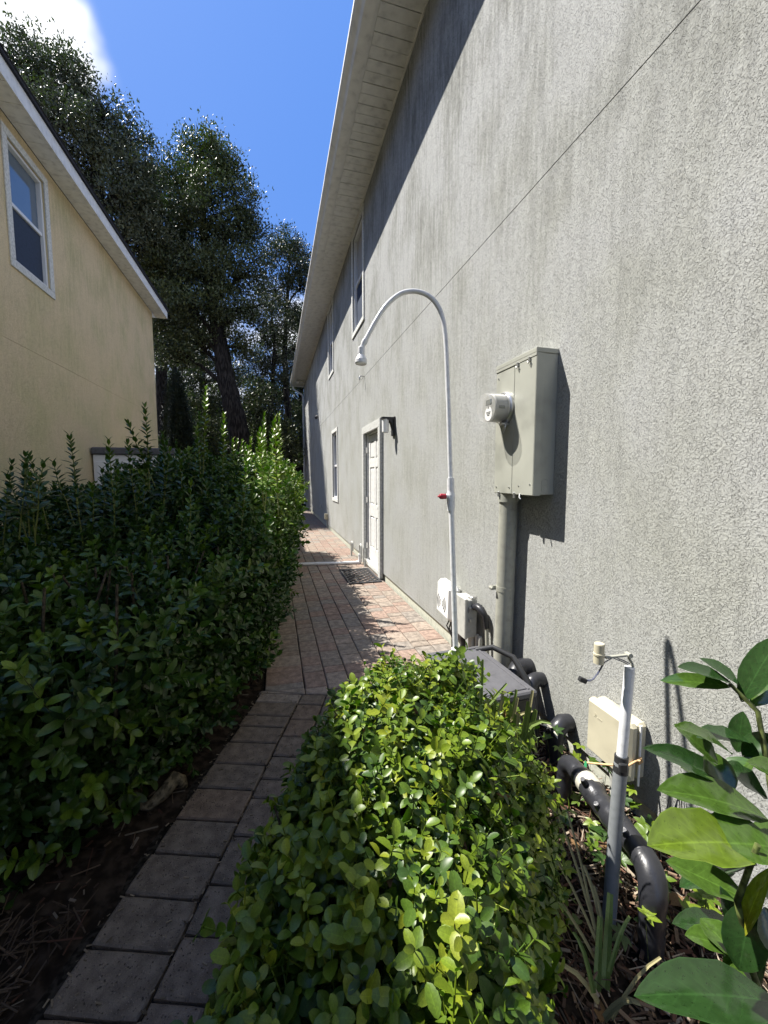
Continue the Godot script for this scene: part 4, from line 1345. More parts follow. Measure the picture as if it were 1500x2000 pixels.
func litter() -> void:
	var r := RandomNumberGenerator.new()
	r.seed = 61
	var chip := MB.new()
	chip.box(Vector3(0.032, 0.004, 0.008), Transform3D(), 0.0)
	var sliver := MB.new()
	sliver.box(Vector3(0.09, 0.003, 0.0035), Transform3D(), 0.0)
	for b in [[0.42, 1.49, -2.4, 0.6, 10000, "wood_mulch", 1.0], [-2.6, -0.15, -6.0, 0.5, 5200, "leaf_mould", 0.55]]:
		var xs := [[], []]
		var cs := [[], []]
		for k in int(b[4]):
			var x := r.randf_range(b[0], b[1])
			var z := r.randf_range(b[2], b[3])
			var rr := Vector2(x - 0.15, z + 2.71).dot(Vector2(0.946, 0.325))
			if b[0] > 0.0 and (rr < 0.39 or (x > 0.84 and x < 1.22 and z < -1.6)): continue
			if b[0] < 0.0 and ((z > -2.8 and rr > -0.34) or (z <= -2.8 and x > -0.13)): continue
			var s := 0 if r.randf() < 0.55 else 1
			var t := Transform3D(Basis.from_euler(Vector3(r.randf_range(-0.4, 0.4), r.randf_range(0, TAU), r.randf_range(-0.4, 0.4))).scaled(Vector3.ONE * r.randf_range(0.5, 1.35)), Vector3(x, r.randf_range(0.012, 0.042), z))
			xs[s].append(t)
			var col: Color = [Color(0.12, 0.065, 0.045), Color(0.09, 0.06, 0.045), Color(0.20, 0.14, 0.095), Color(0.30, 0.25, 0.19), Color(0.06, 0.045, 0.035)][r.randi() % 5]
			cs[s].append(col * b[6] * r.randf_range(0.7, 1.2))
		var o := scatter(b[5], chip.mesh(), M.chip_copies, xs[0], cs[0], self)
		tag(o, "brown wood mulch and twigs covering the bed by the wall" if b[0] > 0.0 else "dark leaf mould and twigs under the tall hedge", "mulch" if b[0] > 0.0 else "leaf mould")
		o = scatter("dry_twigs", sliver.mesh(), M.chip_copies, xs[1], cs[1], self)
		tag(o, "thin dry needles and twigs strewn over the mulch bed" if b[0] > 0.0 else "thin dry needles and twigs strewn beside the dark hedge foot", "twigs")
	# straw-like dead grass in the near left corner
	var xf := []
	var co := []
	for k in 900:
		var z := r.randf_range(-1.5, -0.7)
		var x := r.randf_range(-1.4, -0.55)
		if Vector2(x - 0.15, z + 2.71).dot(Vector2(0.946, 0.325)) > -0.35: continue
		xf.append(Transform3D(Basis.from_euler(Vector3(r.randf_range(-0.5, 0.5), r.randf_range(0, TAU), r.randf_range(-0.6, 0.6))), Vector3(x, r.randf_range(0.012, 0.05), z)))
		co.append(Color(0.10, 0.075, 0.055) * r.randf_range(0.3, 1.0))
	tag(scatter("dead_grass", sliver.mesh(), M.chip_copies, xf, co, self), "dead brown grass in the near corner left of the path", "dead grass")
	# grit and leaf crumbs on the near bricks
	xf = []; co = []
	for k in 420:
		var t := r.randf_range(0.0, 2.2)
		var w: float = ([0.0, -0.28][r.randi() % 2] + r.randfn() * 0.012) if r.randf() < 0.6 else r.randf_range(-0.28, 0.2)
		var p := Vector2(0.15, -2.71) + Vector2(0.946, 0.325) * w + Vector2(-0.325, 0.946) * t
		xf.append(Transform3D(Basis.from_euler(Vector3(r.randf_range(-0.2, 0.2), r.randf_range(0, TAU), r.randf_range(-0.2, 0.2))).scaled(Vector3.ONE * r.randf_range(0.15, 0.6)), Vector3(p.x, 0.004, p.y)))
		co.append(Color(0.20, 0.16, 0.11) * r.randf_range(0.3, 1.3))
	tag(scatter("leaf_crumbs", chip.mesh(), M.chip_copies, xf, co, self), "small crumbs of dry leaf lying on the near bricks of the path", "leaf crumbs")
	# single dry leaves
	for k in 46:
		var x := r.randf_range(0.62, 1.45)
		var z := r.randf_range(-1.7, -0.5)
		var mb := MB.new()
		var l := r.randf_range(0.035, 0.075)
		mb.leaf(Transform3D(Basis.from_euler(Vector3(-PI / 2 + r.randf_range(-0.5, 0.5), r.randf_range(0, TAU), 0)), Vector3(x, r.randf_range(0.03, 0.05), z)), l, l * 0.45, r.randf_range(-0.3, 0.5), r.randf_range(-0.4, 0.4))
		tag(part(self, "dry_leaf", mb, M.dry_leaf), "curled dry brown leaf lying on the mulch near the pipes", "dry leaf", "dry leaves on the mulch")


# ---------------------------------------------------------------- leaves and hedges
# variants of a twig: [mesh, [[place, length, width, tone step], ...]]
func sprigs(kind: int, count: int, s: int) -> Array:
	var r := RandomNumberGenerator.new()
	r.seed = s
	var out := []
	for v in count:
		var mb := MB.new()
		var leaves := []
		var tall: float = [0.16, 0.070][kind]
		var pairs: int = [6, 4][kind]
		mb.tint = Color(1.6, 1.1, 0.9)
		mb.tube([Vector3(0, -0.05, 0), Vector3(0, tall, 0)], [0.0022, 0.0012], 4, false)
		for k in pairs:
			var t := k / float(pairs - 1)
			for q in 2 + (2 if k == pairs - 1 and kind == 0 else 0):
				if r.randf() < 0.08: continue
				var spin := k * (PI / 2 + 0.2) + q * (PI if k < pairs - 1 or kind == 1 else PI / 2) + r.randf_range(-0.35, 0.35)
				var lean: float = lerpf([1.25, 1.55][kind], [0.5, 0.95][kind], t) + r.randf_range(-0.3, 0.3)
				var l: float = lerpf(1.0, 0.72, t * t) * r.randf_range(0.8, 1.15) * [0.062, 0.037][kind] * (r.randf_range(0.7, 1.2) if kind == 1 else 1.0)
				var wd: float = l * ([0.45, 0.60][kind] + r.randf_range(-0.06, 0.06))
				# the upper face of the leaf looks towards the twig's tip
				var b := Basis(Vector3.UP, spin) * Basis(Vector3.RIGHT, -lean) * Basis(Vector3.UP, r.randf_range(-0.4, 0.4))
				b = Basis(Vector3.UP, spin) * Basis(Vector3.RIGHT, lean) * Basis(Vector3.UP, PI + r.randf_range(-0.4, 0.4))
				var xf := Transform3D(b, Vector3(0, tall * t, 0))
				var tone := 1.0 + 0.55 * pow(t, 3.0) + r.randf_range(-0.12, 0.12)
				mb.tint = Color(tone * lerpf(1.0, 1.3, t * t), tone, tone * 0.95)
				mb.leaf(xf, l, wd, r.randf_range(0.15, 0.45), r.randf_range(-0.05, 0.45), 1)
				leaves.append([xf, l, wd, tone])
		out.append([mb.mesh(), leaves])
	return out


func hedge(root: Node3D, sdf: Callable, lo: Vector3, hi: Vector3, want: int, shell: float, kind: int, tone: Callable, singles: int, s: int) -> void:
	var r := RandomNumberGenerator.new()
	r.seed = s
	var kinds := sprigs(kind, 5, s + 1)
	var placed := []
	var tries := 0
	while placed.size() < want and tries < want * 24:
		tries += 1
		var p := Vector3(r.randf_range(lo.x, hi.x), r.randf_range(lo.y, hi.y), r.randf_range(lo.z, hi.z))
		var d: float = sdf.call(p)
		if d > 0.0 or d < -shell: continue
		if d < -0.1 and r.randf() < 0.35: continue
		var e := 0.03
		var g := Vector3(sdf.call(p + Vector3(e, 0, 0)) - d, sdf.call(p + Vector3(0, e, 0)) - d, sdf.call(p + Vector3(0, 0, e)) - d).normalized()
		var see := g.dot((EYE - p).normalized())
		if see < -0.25 and r.randf() < 0.6: continue
		var up := (g * 0.75 + Vector3.UP * 0.55 + Vector3(r.randf_range(-1, 1), r.randf_range(-1, 1), r.randf_range(-1, 1)) * 0.55).normalized()
		var b := Basis(Quaternion(Vector3.UP, up)) * Basis(Vector3.UP, r.randf_range(0, TAU))
		b = b.scaled(Vector3.ONE * r.randf_range(0.8, 1.2))
		var cp := cam_basis.inverse() * (p - EYE)
		var score := -1.0
		if cp.z < -0.2 and absf(cp.x / cp.z) < 0.93 and absf(cp.y / cp.z) < 1.25 and see > 0.05 and d > -0.05:
			score = (see + 0.3) / p.distance_to(EYE)
		placed.append([score, Transform3D(b, p), tone.call(p, d, r), r.randi() % kinds.size()])
	placed.sort_custom(func(a, b): return a[0] > b[0])
	var n := 0
	var k := 0
	while k < placed.size() and n < singles and placed[k][0] > 0.0:
		var q: Array = placed[k]
		var twig := MB.new()
		twig.tube([q[1] * Vector3(0, -0.05, 0), q[1] * Vector3(0, [0.16, 0.070][kind], 0)], [0.0022, 0.0012], 4, false)
		part(root, "twig", twig, M.stem_green)
		for l in kinds[q[3]][1]:
			if n >= singles: break
			var mb := MB.new()
			mb.leaf(Transform3D(), l[1], l[2], r.randf_range(0.15, 0.45), r.randf_range(-0.05, 0.45), 1)
			var o := part(root, "leaf", mb, M["leaf_%d" % clampi(int(q[2] * 5.0 + (l[3] - 1.0) * 1.6 + 0.5), 0, 5)])
			o.transform = Transform3D(Basis(), -root.position) * q[1] * l[0]
			n += 1
		k += 1
	var xs := []
	var cs := []
	for v in kinds.size(): xs.append([]); cs.append([])
	while k < placed.size():
		var q: Array = placed[k]
		xs[q[3]].append(q[1])
		cs[q[3]].append(leaf_tone(q[2]))
		k += 1
	for v in kinds.size():
		scatter("foliage", kinds[v][0], M.leaf_copies, xs[v], cs[v], root)


func smax(a: float, b: float, k: float) -> float:
	var h := clampf(0.5 + 0.5 * (a - b) / k, 0.0, 1.0)
	return lerpf(b, a, h) + k * h * (1.0 - h)


func hedges() -> void:
	var bump := noise(FastNoiseLite.TYPE_SIMPLEX_SMOOTH, 1.6, 2, 23)
	# tall hedge on the left
	var foot := PackedVector2Array([Vector2(-0.76, -1.66), Vector2(-0.62, -1.84), Vector2(-0.52, -2.10), Vector2(-0.34, -2.40), Vector2(-0.18, -2.90), Vector2(-0.06, -3.6), Vector2(-0.02, -4.3), Vector2(0.08, -5.3), Vector2(0.15, -6.5), Vector2(0.20, -7.6), Vector2(0.18, -8.2), Vector2(-0.4, -8.5), Vector2(-1.3, -7.8), Vector2(-1.9, -6.6), Vector2(-2.15, -4.5), Vector2(-2.45, -2.6), Vector2(-2.7, -1.8), Vector2(-2.3, -1.45), Vector2(-1.4, -1.5)])
	var left := thing("tall_hedge", "tall dark evergreen hedge left of the path with upright young shoots", "hedge", Vector3(-1.1, 0, -4))
	var n := foot.size()
	var sdf := func(p: Vector3) -> float:
		var q := Vector2(p.x, p.z)
		var best := 1e9
		for i in n:
			var a := foot[i]
			var ab := foot[(i + 1) % n] - a
			var t := clampf((q - a).dot(ab) / ab.length_squared(), 0.0, 1.0)
			best = minf(best, q.distance_squared_to(a + ab * t))
		var dp := sqrt(best) * (-1.0 if Geometry2D.is_point_in_polygon(q, foot) else 1.0)
		dp -= 0.13 * smoothstep(0.15, 1.0, p.y)
		var top := 0.90 + 0.66 * smoothstep(2.1, 4.4, -p.z)
		top -= 0.30 * smoothstep(-1.0, -1.7, p.x) * smoothstep(2.3, 3.2, -p.z)
		top += 0.06 * exp(-(pow(p.x + 1.9, 2.0) + pow(p.z + 2.5, 2.0)) / 0.5)
		var d := smax(dp, p.y - top, 0.28)
		return d + 0.16 * bump.get_noise_3d(p.x * 1.5, p.y * 1.5, p.z * 1.5) + 0.05 * bump.get_noise_3d(p.x * 5.0, p.y * 5.0, p.z * 5.0) + 0.03
	var tone := func(p: Vector3, d: float, r: RandomNumberGenerator) -> float:
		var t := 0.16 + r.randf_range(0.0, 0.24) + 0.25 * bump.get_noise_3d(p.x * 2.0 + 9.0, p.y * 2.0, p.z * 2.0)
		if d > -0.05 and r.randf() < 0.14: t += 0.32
		t += 0.42 * smoothstep(-0.45, -0.1, p.x) * smoothstep(0.7, 1.2, p.y) * smoothstep(2.5, 4.0, -p.z)  # paler leaves at the far right end: sunlight put into the colour
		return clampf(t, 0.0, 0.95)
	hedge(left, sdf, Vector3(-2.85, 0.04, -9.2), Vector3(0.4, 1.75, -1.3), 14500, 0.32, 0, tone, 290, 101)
	var r := RandomNumberGenerator.new()
	r.seed = 9
	var mb := MB.new()
	for k in 46:
		var i := r.randi() % 10
		var b := foot[i].lerp(foot[i + 1], r.randf()) + Vector2(r.randf_range(-0.5, -0.08), r.randf_range(-0.15, 0.05))
		var a := Vector3(b.x, -0.03, b.y)
		mb.tube([a, a + Vector3(r.randf_range(-0.12, 0.12), 0.45, r.randf_range(-0.12, 0.12)), a + Vector3(r.randf_range(-0.25, 0.25), 1.1, r.randf_range(-0.25, 0.25))], [0.012, 0.009, 0.005], 6, false)
	part(left, "stems", mb, M.stem_brown)
	# upright shoots standing above it: [tip u, tip v, foot u, foot v, metres ahead, tone]
	var shoots := [[402, 762, 398, 890, 3.2, 0.8], [384, 840, 392, 945, 3.1, 0.6], [283, 797, 290, 915, 2.7, 0.4], [252, 830, 286, 910, 2.7, 0.35], [437, 812, 434, 935, 3.4, 0.85], [136, 853, 150, 965, 2.45, 0.35], [58, 893, 82, 985, 2.3, 0.3], [212, 862, 222, 985, 2.5, 0.5], [105, 905, 130, 980, 2.4, 0.3], [250, 868, 262, 965, 2.6, 0.35], [490, 858, 478, 960, 4.2, 0.9], [455, 860, 455, 960, 3.9, 0.85], [350, 880, 356, 970, 3.0, 0.5], [372, 942, 366, 1060, 2.5, 0.55], [572, 915, 556, 985, 5.0, 0.95], [545, 905, 530, 970, 5.2, 0.9], [520, 890, 512, 960, 5.4, 0.9], [498, 975, 492, 1050, 4.0, 0.85], [318, 850, 322, 955, 2.9, 0.35], [15, 930, 40, 1010, 2.25, 0.3]]
	for k in 13:
		var su := r.randf_range(340, 560)
		var sd := r.randf_range(2.6, 4.6)
		var sv := r.randf_range(905, 960)
		shoots.append([su + r.randf_range(-14, 14), sv - r.randf_range(55, 120), su, sv + 50, sd, r.randf_range(0.3, 0.6) + (0.3 if su > 430 else 0.0)])  # shoots at the lit end are paler: sunlight put into their tone
	for k in 42:
		var su := r.randf_range(10, 560)
		var sd := lerpf(2.1, 3.3, su / 450.0) + r.randf_range(-0.3, 0.5) + (1.6 if su > 440 else 0.0)
		var sv := lerpf(975, 925, su / 560.0) + r.randf_range(-15, 60)
		shoots.append([su + r.randf_range(-14, 14), sv - r.randf_range(35, 75), su, sv + 40, sd, r.randf_range(0.2, 0.5) + (0.35 if su > 430 else 0.0)])  # the same painted sunlight on shoots towards the right
	for q in shoots:
		var tip := at(q[0], q[1], q[4])
		var bot := at(q[2], q[3], q[4] + 0.05)
		mb = MB.new()
		var down := (bot - tip).normalized()
		mb.tint = Color(0.25, 0.28, 0.08)
		mb.tube([bot + down * 0.15, bot, bot.lerp(tip, 0.5) + Vector3(r.randf_range(-0.01, 0.01), 0, 0), tip], [0.004, 0.0035, 0.003, 0.0015], 5, false)
		var span := bot.distance_to(tip)
		var pairs := int(span / 0.021)
		var ax := Basis(Quaternion(Vector3.UP, -down))
		for k in pairs:
			var t := k / float(maxi(1, pairs - 1))
			for w in 2:
				var lean := lerpf(1.15, 0.35, t * t) + r.randf_range(-0.15, 0.15)
				var b := ax * Basis(Vector3.UP, k * 1.8 + w * PI + r.randf_range(-0.2, 0.2)) * Basis(Vector3.RIGHT, lean) * Basis(Vector3.UP, PI)
				var l := lerpf(0.082, 0.046, t) * r.randf_range(0.85, 1.1)
				mb.tint = leaf_tone(clampf(q[5] + 0.15 * t - 0.1 + r.randf_range(-0.06, 0.06), 0.0, 1.0))
				mb.leaf(Transform3D(b, bot.lerp(tip, t)), l, l * 0.42, 0.3, 0.15, 0)
		part(left, "shoot", mb, M.leaf_copies)
	# bare root elbow at its foot
	mb = MB.new()
	mb.tube([Vector3(-0.66, 0.06, -2.02), Vector3(-0.64, 0.02, -1.93), Vector3(-0.58, 0.015, -1.91), Vector3(-0.53, 0.04, -1.94), Vector3(-0.49, 0.07, -1.99), Vector3(-0.47, 0.04, -2.0), Vector3(-0.45, 0.0, -2.01)], [0.022, 0.026, 0.024, 0.03, 0.034, 0.03, 0.01], 10)
	tag(part(self, "bare_root", mb, M.root_pale), "pale crooked piece of root at the hedge foot beside the path", "root")

	# clipped hedge in the middle
	var mid := thing("clipped_hedge", "low clipped hedge of round bright green leaves in the middle foreground", "hedge", Vector3(0.32, 0, -0.9))
	var a := Vector2(0.455, -1.30)
	var axis := (Vector2(0.05, -0.1) - a).normalized()
	var side := Vector2(-axis.y, axis.x)
	var sdf2 := func(p: Vector3) -> float:
		var q := Vector2(p.x, p.z) - a
		var s := q.dot(axis)
		var w := q.dot(side)
		var e := 0.0
		if s < 0.0: e = -s / 0.36
		elif s > 1.2: e = (s - 1.2) / 0.3
		if w < 0.0: w = w / lerpf(1.22, 0.56, smoothstep(0.0, 0.65, s))
		var hw := 0.365 + 0.03 * sin(s * 4.0) + 0.05 * smoothstep(0.0, 1.0, s)
		var f := pow(pow(absf(w) / hw, 2.6) + pow(maxf(p.y, 0.0) / (0.755 - 0.07 * smoothstep(0.3, 1.0, s)), 3.0) + pow(e, 2.6), 1.0 / 2.6)
		return (f - 1.0) * 0.36 + 0.055 * bump.get_noise_3d(p.x * 4.0, p.y * 4.0, p.z * 4.0)
	var tone2 := func(p: Vector3, d: float, r2: RandomNumberGenerator) -> float:
		var t := 0.63 + r2.randf_range(-0.32, 0.26) + 0.3 * bump.get_noise_3d(p.x * 4.0, p.y * 4.0 + 7.0, p.z * 4.0)
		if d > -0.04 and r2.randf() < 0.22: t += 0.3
		return clampf(t, 0.05, 1.0)
	hedge(mid, sdf2, Vector3(-0.5, 0.03, -1.75), Vector3(1.0, 0.85, 0.1), 9400, 0.20, 1, tone2, 292, 202)
	mb = MB.new()
	for k in 34:
		var b := a + axis * r.randf_range(-0.15, 1.2) + side * r.randf_range(-0.2, 0.2)
		var o := Vector3(b.x, -0.03, b.y)
		mb.tube([o, o + Vector3(r.randf_range(-0.08, 0.08), 0.3, r.randf_range(-0.08, 0.08)), o + Vector3(r.randf_range(-0.18, 0.18), 0.66, r.randf_range(-0.18, 0.18))], [0.009, 0.007, 0.003], 6, false)
	part(mid, "stems", mb, M.stem_brown)
	var shed := 0
	while shed < 34:
		var p := Vector3(r.randf_range(-0.2, 0.85), r.randf_range(0.4, 0.82), r.randf_range(-1.6, -0.2))
		var dd: float = sdf2.call(p)
		if dd < -0.04 or dd > 0.015: continue
		mb = MB.new()
		var l := r.randf_range(0.025, 0.05)
		mb.leaf(Transform3D(Basis.from_euler(Vector3(r.randf_range(-2.0, 0.4), r.randf_range(0, TAU), r.randf_range(-0.7, 0.7))), p), l, l * 0.5, r.randf_range(0.2, 0.8), r.randf_range(-0.5, 0.6), 0)
		part(mid, "withered_leaf", mb, M.dry_leaf)
		shed += 1


# ---------------------------------------------------------------- single plants
func leaf_between(root: Node3D, a: Vector3, b: Vector3, wide: float, up: Vector3, material: Material, curl := 0.12, wave := 0.05, called := "leaf") -> void:
	var y := (b - a).normalized()
	var x := y.cross(up).normalized()
	var z := x.cross(y).normalized()
	var mb := MB.new()
	mb.leaf(Transform3D(Basis(x, y, z), a), a.distance_to(b) * 1.02, wide, 0.34, curl, 3, wave)
	part(root, called, mb, material)


func foreground_plants() -> void:
	var r := RandomNumberGenerator.new()
	r.seed = 5
	var t := thing("broad_leaf_shrub", "shrub with very large glossy leaves at the right edge of the view", "shrub", Vector3(0.85, 0, -0.5))
	# stems
	var stems := [[[1560, 2100, 0.62], [1530, 1700, 0.64], [1500, 1500, 0.66], [1480, 1390, 0.68], [1425, 1335, 0.70]], [[1540, 2100, 0.6], [1470, 1900, 0.6], [1440, 1760, 0.6], [1480, 1650, 0.58]], [[1560, 1750, 0.68], [1500, 1490, 0.72], [1460, 1440, 0.74]]]
	for s in stems:
		var pts := []
		for p in s: pts.append(at(p[0], p[1], p[2]))
		var mb := MB.new()
		mb.tube(pts, [0.006, 0.005, 0.0045, 0.004, 0.003], 8)
		part(t, "stem", mb, M.stem_green)
	# leaves: [base u, v, metres ahead, tip u, v, metres ahead, width, tone, tilt]
	var rows := [
		[1475, 1650, 0.62, 1284, 1628, 0.56, 0.086, 2, 0.2], [1530, 1660, 0.60, 1392, 1625, 0.60, 0.085, 1, 0.1], [1500, 1600, 0.66, 1318, 1512, 0.66, 0.074, 1, 0.3], [1440, 1545, 0.72, 1300, 1440, 0.70, 0.052, 0, 0.4],
		[1520, 1960, 0.56, 1283, 1905, 0.52, 0.066, 0, 0.3], [1560, 2040, 0.54, 1400, 1985, 0.52, 0.06, 1, 0.3], [1300, 1682, 0.68, 1462, 1752, 0.62, 0.052, 1, 0.2], [1448, 1832, 0.60, 1486, 1700, 0.57, 0.024, 3, 0.9],
		[1430, 1335, 0.70, 1333, 1294, 0.70, 0.040, 0, 0.5], [1428, 1342, 0.70, 1303, 1316, 0.72, 0.030, 1, 1.2], [1442, 1338, 0.70, 1372, 1282, 0.74, 0.042, 0, 0.2], [1448, 1372, 0.70, 1512, 1238, 0.68, 0.046, 0, 0.9], [1470, 1380, 0.70, 1540, 1300, 0.70, 0.05, 1, 0.6],
		[1440, 1470, 0.74, 1450, 1392, 0.74, 0.034, 0, 0.8], [1450, 1478, 0.72, 1520, 1440, 0.70, 0.045, 0, 0.6], [1420, 1560, 0.70, 1390, 1468, 0.72, 0.05, 1, 0.4], [1500, 1560, 0.70, 1420, 1490, 0.72, 0.06, 0, 0.2],
		[1470, 1760, 0.60, 1440, 1900, 0.58, 0.052, 0, 1.0], [1480, 1930, 0.60, 1440, 1770, 0.60, 0.044, 0, 1.1], [1440, 1860, 0.66, 1345, 1815, 0.68, 0.04, 1, 0.3], [1450, 1880, 0.64, 1370, 1790, 0.70, 0.05, 1, 0.2], [1560, 1560, 0.60, 1480, 1480, 0.62, 0.06, 1, 0.2],
		[1540, 1520, 0.66, 1560, 1420, 0.66, 0.06, 1, 0.6], [1560, 1800, 0.60, 1480, 1720, 0.62, 0.05, 1, 0.4], [1540, 1880, 0.56, 1500, 1780, 0.58, 0.05, 0, 0.7], [1480, 1690, 0.66, 1352, 1700, 0.72, 0.06, 0, -0.1], [1420, 1650, 0.70, 1330, 1580, 0.74, 0.06, 0, 0.1],
		[1500, 1840, 0.62, 1400, 1880, 0.66, 0.045, 1, 0.3], [1380, 1930, 0.7, 1300, 1960, 0.72, 0.03, 1, 0.3]]
	for q in rows:
		var a := at(q[0], q[1], q[2])
		var b := at(q[3], q[4], q[5])
		var up: Vector3 = Vector3.UP + (EYE - a).normalized() * q[8] + Vector3(r.randf_range(-0.2, 0.2), 0, r.randf_range(-0.2, 0.2))
		leaf_between(t, a, b, q[6], up, M["big_leaf_%d" % q[7]], r.randf_range(0.05, 0.25), r.randf_range(0.03, 0.10))
	for k in 16:   # fuller growth behind the front leaves
		var u := r.randf_range(1380, 1560)
		var v := r.randf_range(1420, 2000)
		var dd := r.randf_range(0.66, 0.80)
		var a := at(u, v, dd)
		var b := at(u + r.randf_range(-120, -20), v + r.randf_range(-90, 50), dd + r.randf_range(-0.04, 0.05))
		leaf_between(t, a, b, r.randf_range(0.042, 0.062), Vector3.UP + (EYE - a).normalized() * r.randf_range(0.0, 0.6), M["big_leaf_%d" % (r.randi() % 2)], 0.2, 0.08)
	# creeper with five-fingered leaves among the mulch
	t = thing("creeper_vine", "creeping vine with small five fingered leaves trailing over the mulch", "vine", Vector3(1.1, 0, -1.3))
	for k in 95:
		var u := r.randf_range(1040, 1330)
		var x := r.randf_range(0.86, 1.44)
		var z := r.randf_range(-1.72, -0.85)
		if k < 10: x = r.randf_range(1.26, 1.42)
		if x < 1.24 and z < -1.58: continue
		var h := r.randf_range(0.05, 0.20)
		var c := Vector3(x, h, z)
		var mb := MB.new()
		mb.tube([Vector3(x + r.randf_range(-0.06, 0.06), 0.0, z + r.randf_range(-0.06, 0.06)), c + Vector3(0, -0.02, 0), c], [0.0012], 4, false)
		part(t, "stalk", mb, M.stem_green)
		var up := (Vector3.UP + Vector3(r.randf_range(-0.5, 0.2), 0, r.randf_range(-0.2, 0.5))).normalized()
		var b := Basis(Quaternion(Vector3.UP, up)) * Basis(Vector3.UP, r.randf_range(0, TAU))
		var tone := r.randi_range(1, 4)
		for w in 5:
			mb = MB.new()
			var l: float = [0.030, 0.042, 0.05, 0.042, 0.030][w] * 0.95
			mb.leaf(Transform3D(b * Basis(Vector3.UP, (w - 2) * 0.85) * Basis(Vector3.RIGHT, -1.35), c), l, l * 0.45, 0.2, 0.2, 0)
			part(t, "leaf", mb, M["leaf_%d" % tone])
	# strap leaved clump cut short, behind the hedge
	t = thing("strap_leaf_clump", "clump of cut pale green strap leaves between hedge and lidded box", "plant", at(985, 1490, 1.35) * Vector3(1, 0, 1))
	for k in 15:
		var u := 950 + k * 5.5 + r.randf_range(-8, 8)
		var a := at(u, 1500 + r.randf_range(-20, 20), 1.38)
		var b := at(965 + k * 6.2 + r.randf_range(-10, 10), 1345 + r.randf_range(0, 60), 1.32 + r.randf_range(-0.06, 0.06))
		strap(t, a, b, 0.014, 0.0, M.strap_green if k % 3 else M.straw)
	strap(t, at(1000, 1475, 1.36), at(1075, 1412, 1.30), 0.017, 0.05, M.strap_green)
	strap(t, at(960, 1440, 1.36), at(1040, 1388, 1.36), 0.012, 0.02, M.straw)
	strap(t, at(955, 1375, 1.4), at(990, 1335, 1.4), 0.012, 0.0, M.strap_green)
	strap(t, at(940, 1375, 1.34), at(943, 1288, 1.34), 0.010, 0.0, M.strap_green)
	t = thing("dying_strap_plant", "dying strap leaved plant with pale dry blades at the foot of the gray post", "plant", at(1185, 1860, 1.2) * Vector3(1, 0, 1))
	for q in [[1180, 1960, 1.15, 1192, 1745, 1.28, 0.026, 0], [1165, 1950, 1.15, 1172, 1790, 1.25, 0.022, 0], [1190, 1900, 1.2, 1160, 1730, 1.3, 0.012, 1], [1180, 1880, 1.2, 1085, 1580, 1.36, 0.010, 1], [1175, 1880, 1.2, 1105, 1575, 1.38, 0.009, 1], [1178, 1870, 1.2, 1060, 1640, 1.3, 0.009, 1], [1172, 1890, 1.2, 1040, 1700, 1.25, 0.010, 1], [1186, 1860, 1.22, 1140, 1690, 1.34, 0.014, 1], [1190, 1900, 1.15, 1230, 1790, 1.2, 0.012, 0], [1170, 1960, 1.12, 1080, 1880, 1.1, 0.014, 1], [1195, 1990, 1.05, 1290, 1870, 1.05, 0.009, 1], [1180, 1990, 1.05, 1250, 1960, 1.0, 0.016, 1], [1160, 1940, 1.1, 1120, 1820, 1.15, 0.014, 0]]:
		strap(t, at(q[0], q[1], q[2]), at(q[3], q[4], q[5]), q[6], 0.03, [M.strap_green, M.straw][q[7]])
	# young plants with pale leaves at the near side of the clipped hedge
	t = thing("young_green_shoot", "young bright yellow green shoots at the near right end of the clipped hedge", "plant", at(1060, 1900, 0.95) * Vector3(1, 0, 1))
	for q in [[1045, 1935, 1032, 1850], [1050, 1930, 1085, 1860], [1050, 1930, 1050, 1880], [1045, 1940, 1080, 1915], [1040, 1960, 1010, 1910], [1042, 1965, 1055, 1945], [1020, 1990, 985, 1930]]:
		leaf_between(t, at(q[0], q[1], 0.93), at(q[2], q[3], 0.90), 0.03, Vector3.UP + (EYE - at(q[0], q[1], 0.93)).normalized() * r.randf_range(0.3, 1.0), M.leaf_5)
	var mb := MB.new()
	mb.tube([at(1045, 2080, 0.95), at(1046, 1930, 0.93)], [0.003], 6)
	part(t, "stem", mb, M.stem_green)


func strap(root: Node3D, a: Vector3, b: Vector3, wide: float, sag: float, material: Material) -> void:
	var y := (b - a).normalized()
	var toward := (EYE - a).normalized()
	var x := y.cross(toward).normalized()
	var mb := MB.new()
	var prev := []
	var pts := 5
	for k in pts:
		var t := k / float(pts - 1)
		var c := a.lerp(b, t) + Vector3.UP * sag * sin(t * PI)
		var w := wide * 0.5 * (1.0 - 0.35 * t)
		var now := [c - x * w + toward * w * 0.35, c, c + x * w + toward * w * 0.35]
		if k > 0:
			mb.quad(prev[0], prev[1], now[1], now[0])
			mb.quad(prev[1], prev[2], now[2], now[1])
		prev = now
	part(root, "blade", mb, material)


# ---------------------------------------------------------------- trees
func leaf_clump(count: int, radius: float, l: float, s: int) -> ArrayMesh:
	var r := RandomNumberGenerator.new()
	r.seed = s
	var mb := MB.new()
	for k in count:
		var p := Vector3(r.randfn(), r.randfn() * 0.75, r.randfn()) * radius * 0.5
		var tone := r.randf_range(0.7, 1.25)
		mb.tint = Color(tone, tone, tone)
		mb.leaf(Transform3D(Basis.from_euler(Vector3(r.randf_range(-1.2, 1.2), r.randf_range(0, TAU), r.randf_range(-1.2, 1.2))), p), l * r.randf_range(0.7, 1.2), l * 0.42, 0.25, 0.2, 2)
	return mb.mesh()


var clumps := []


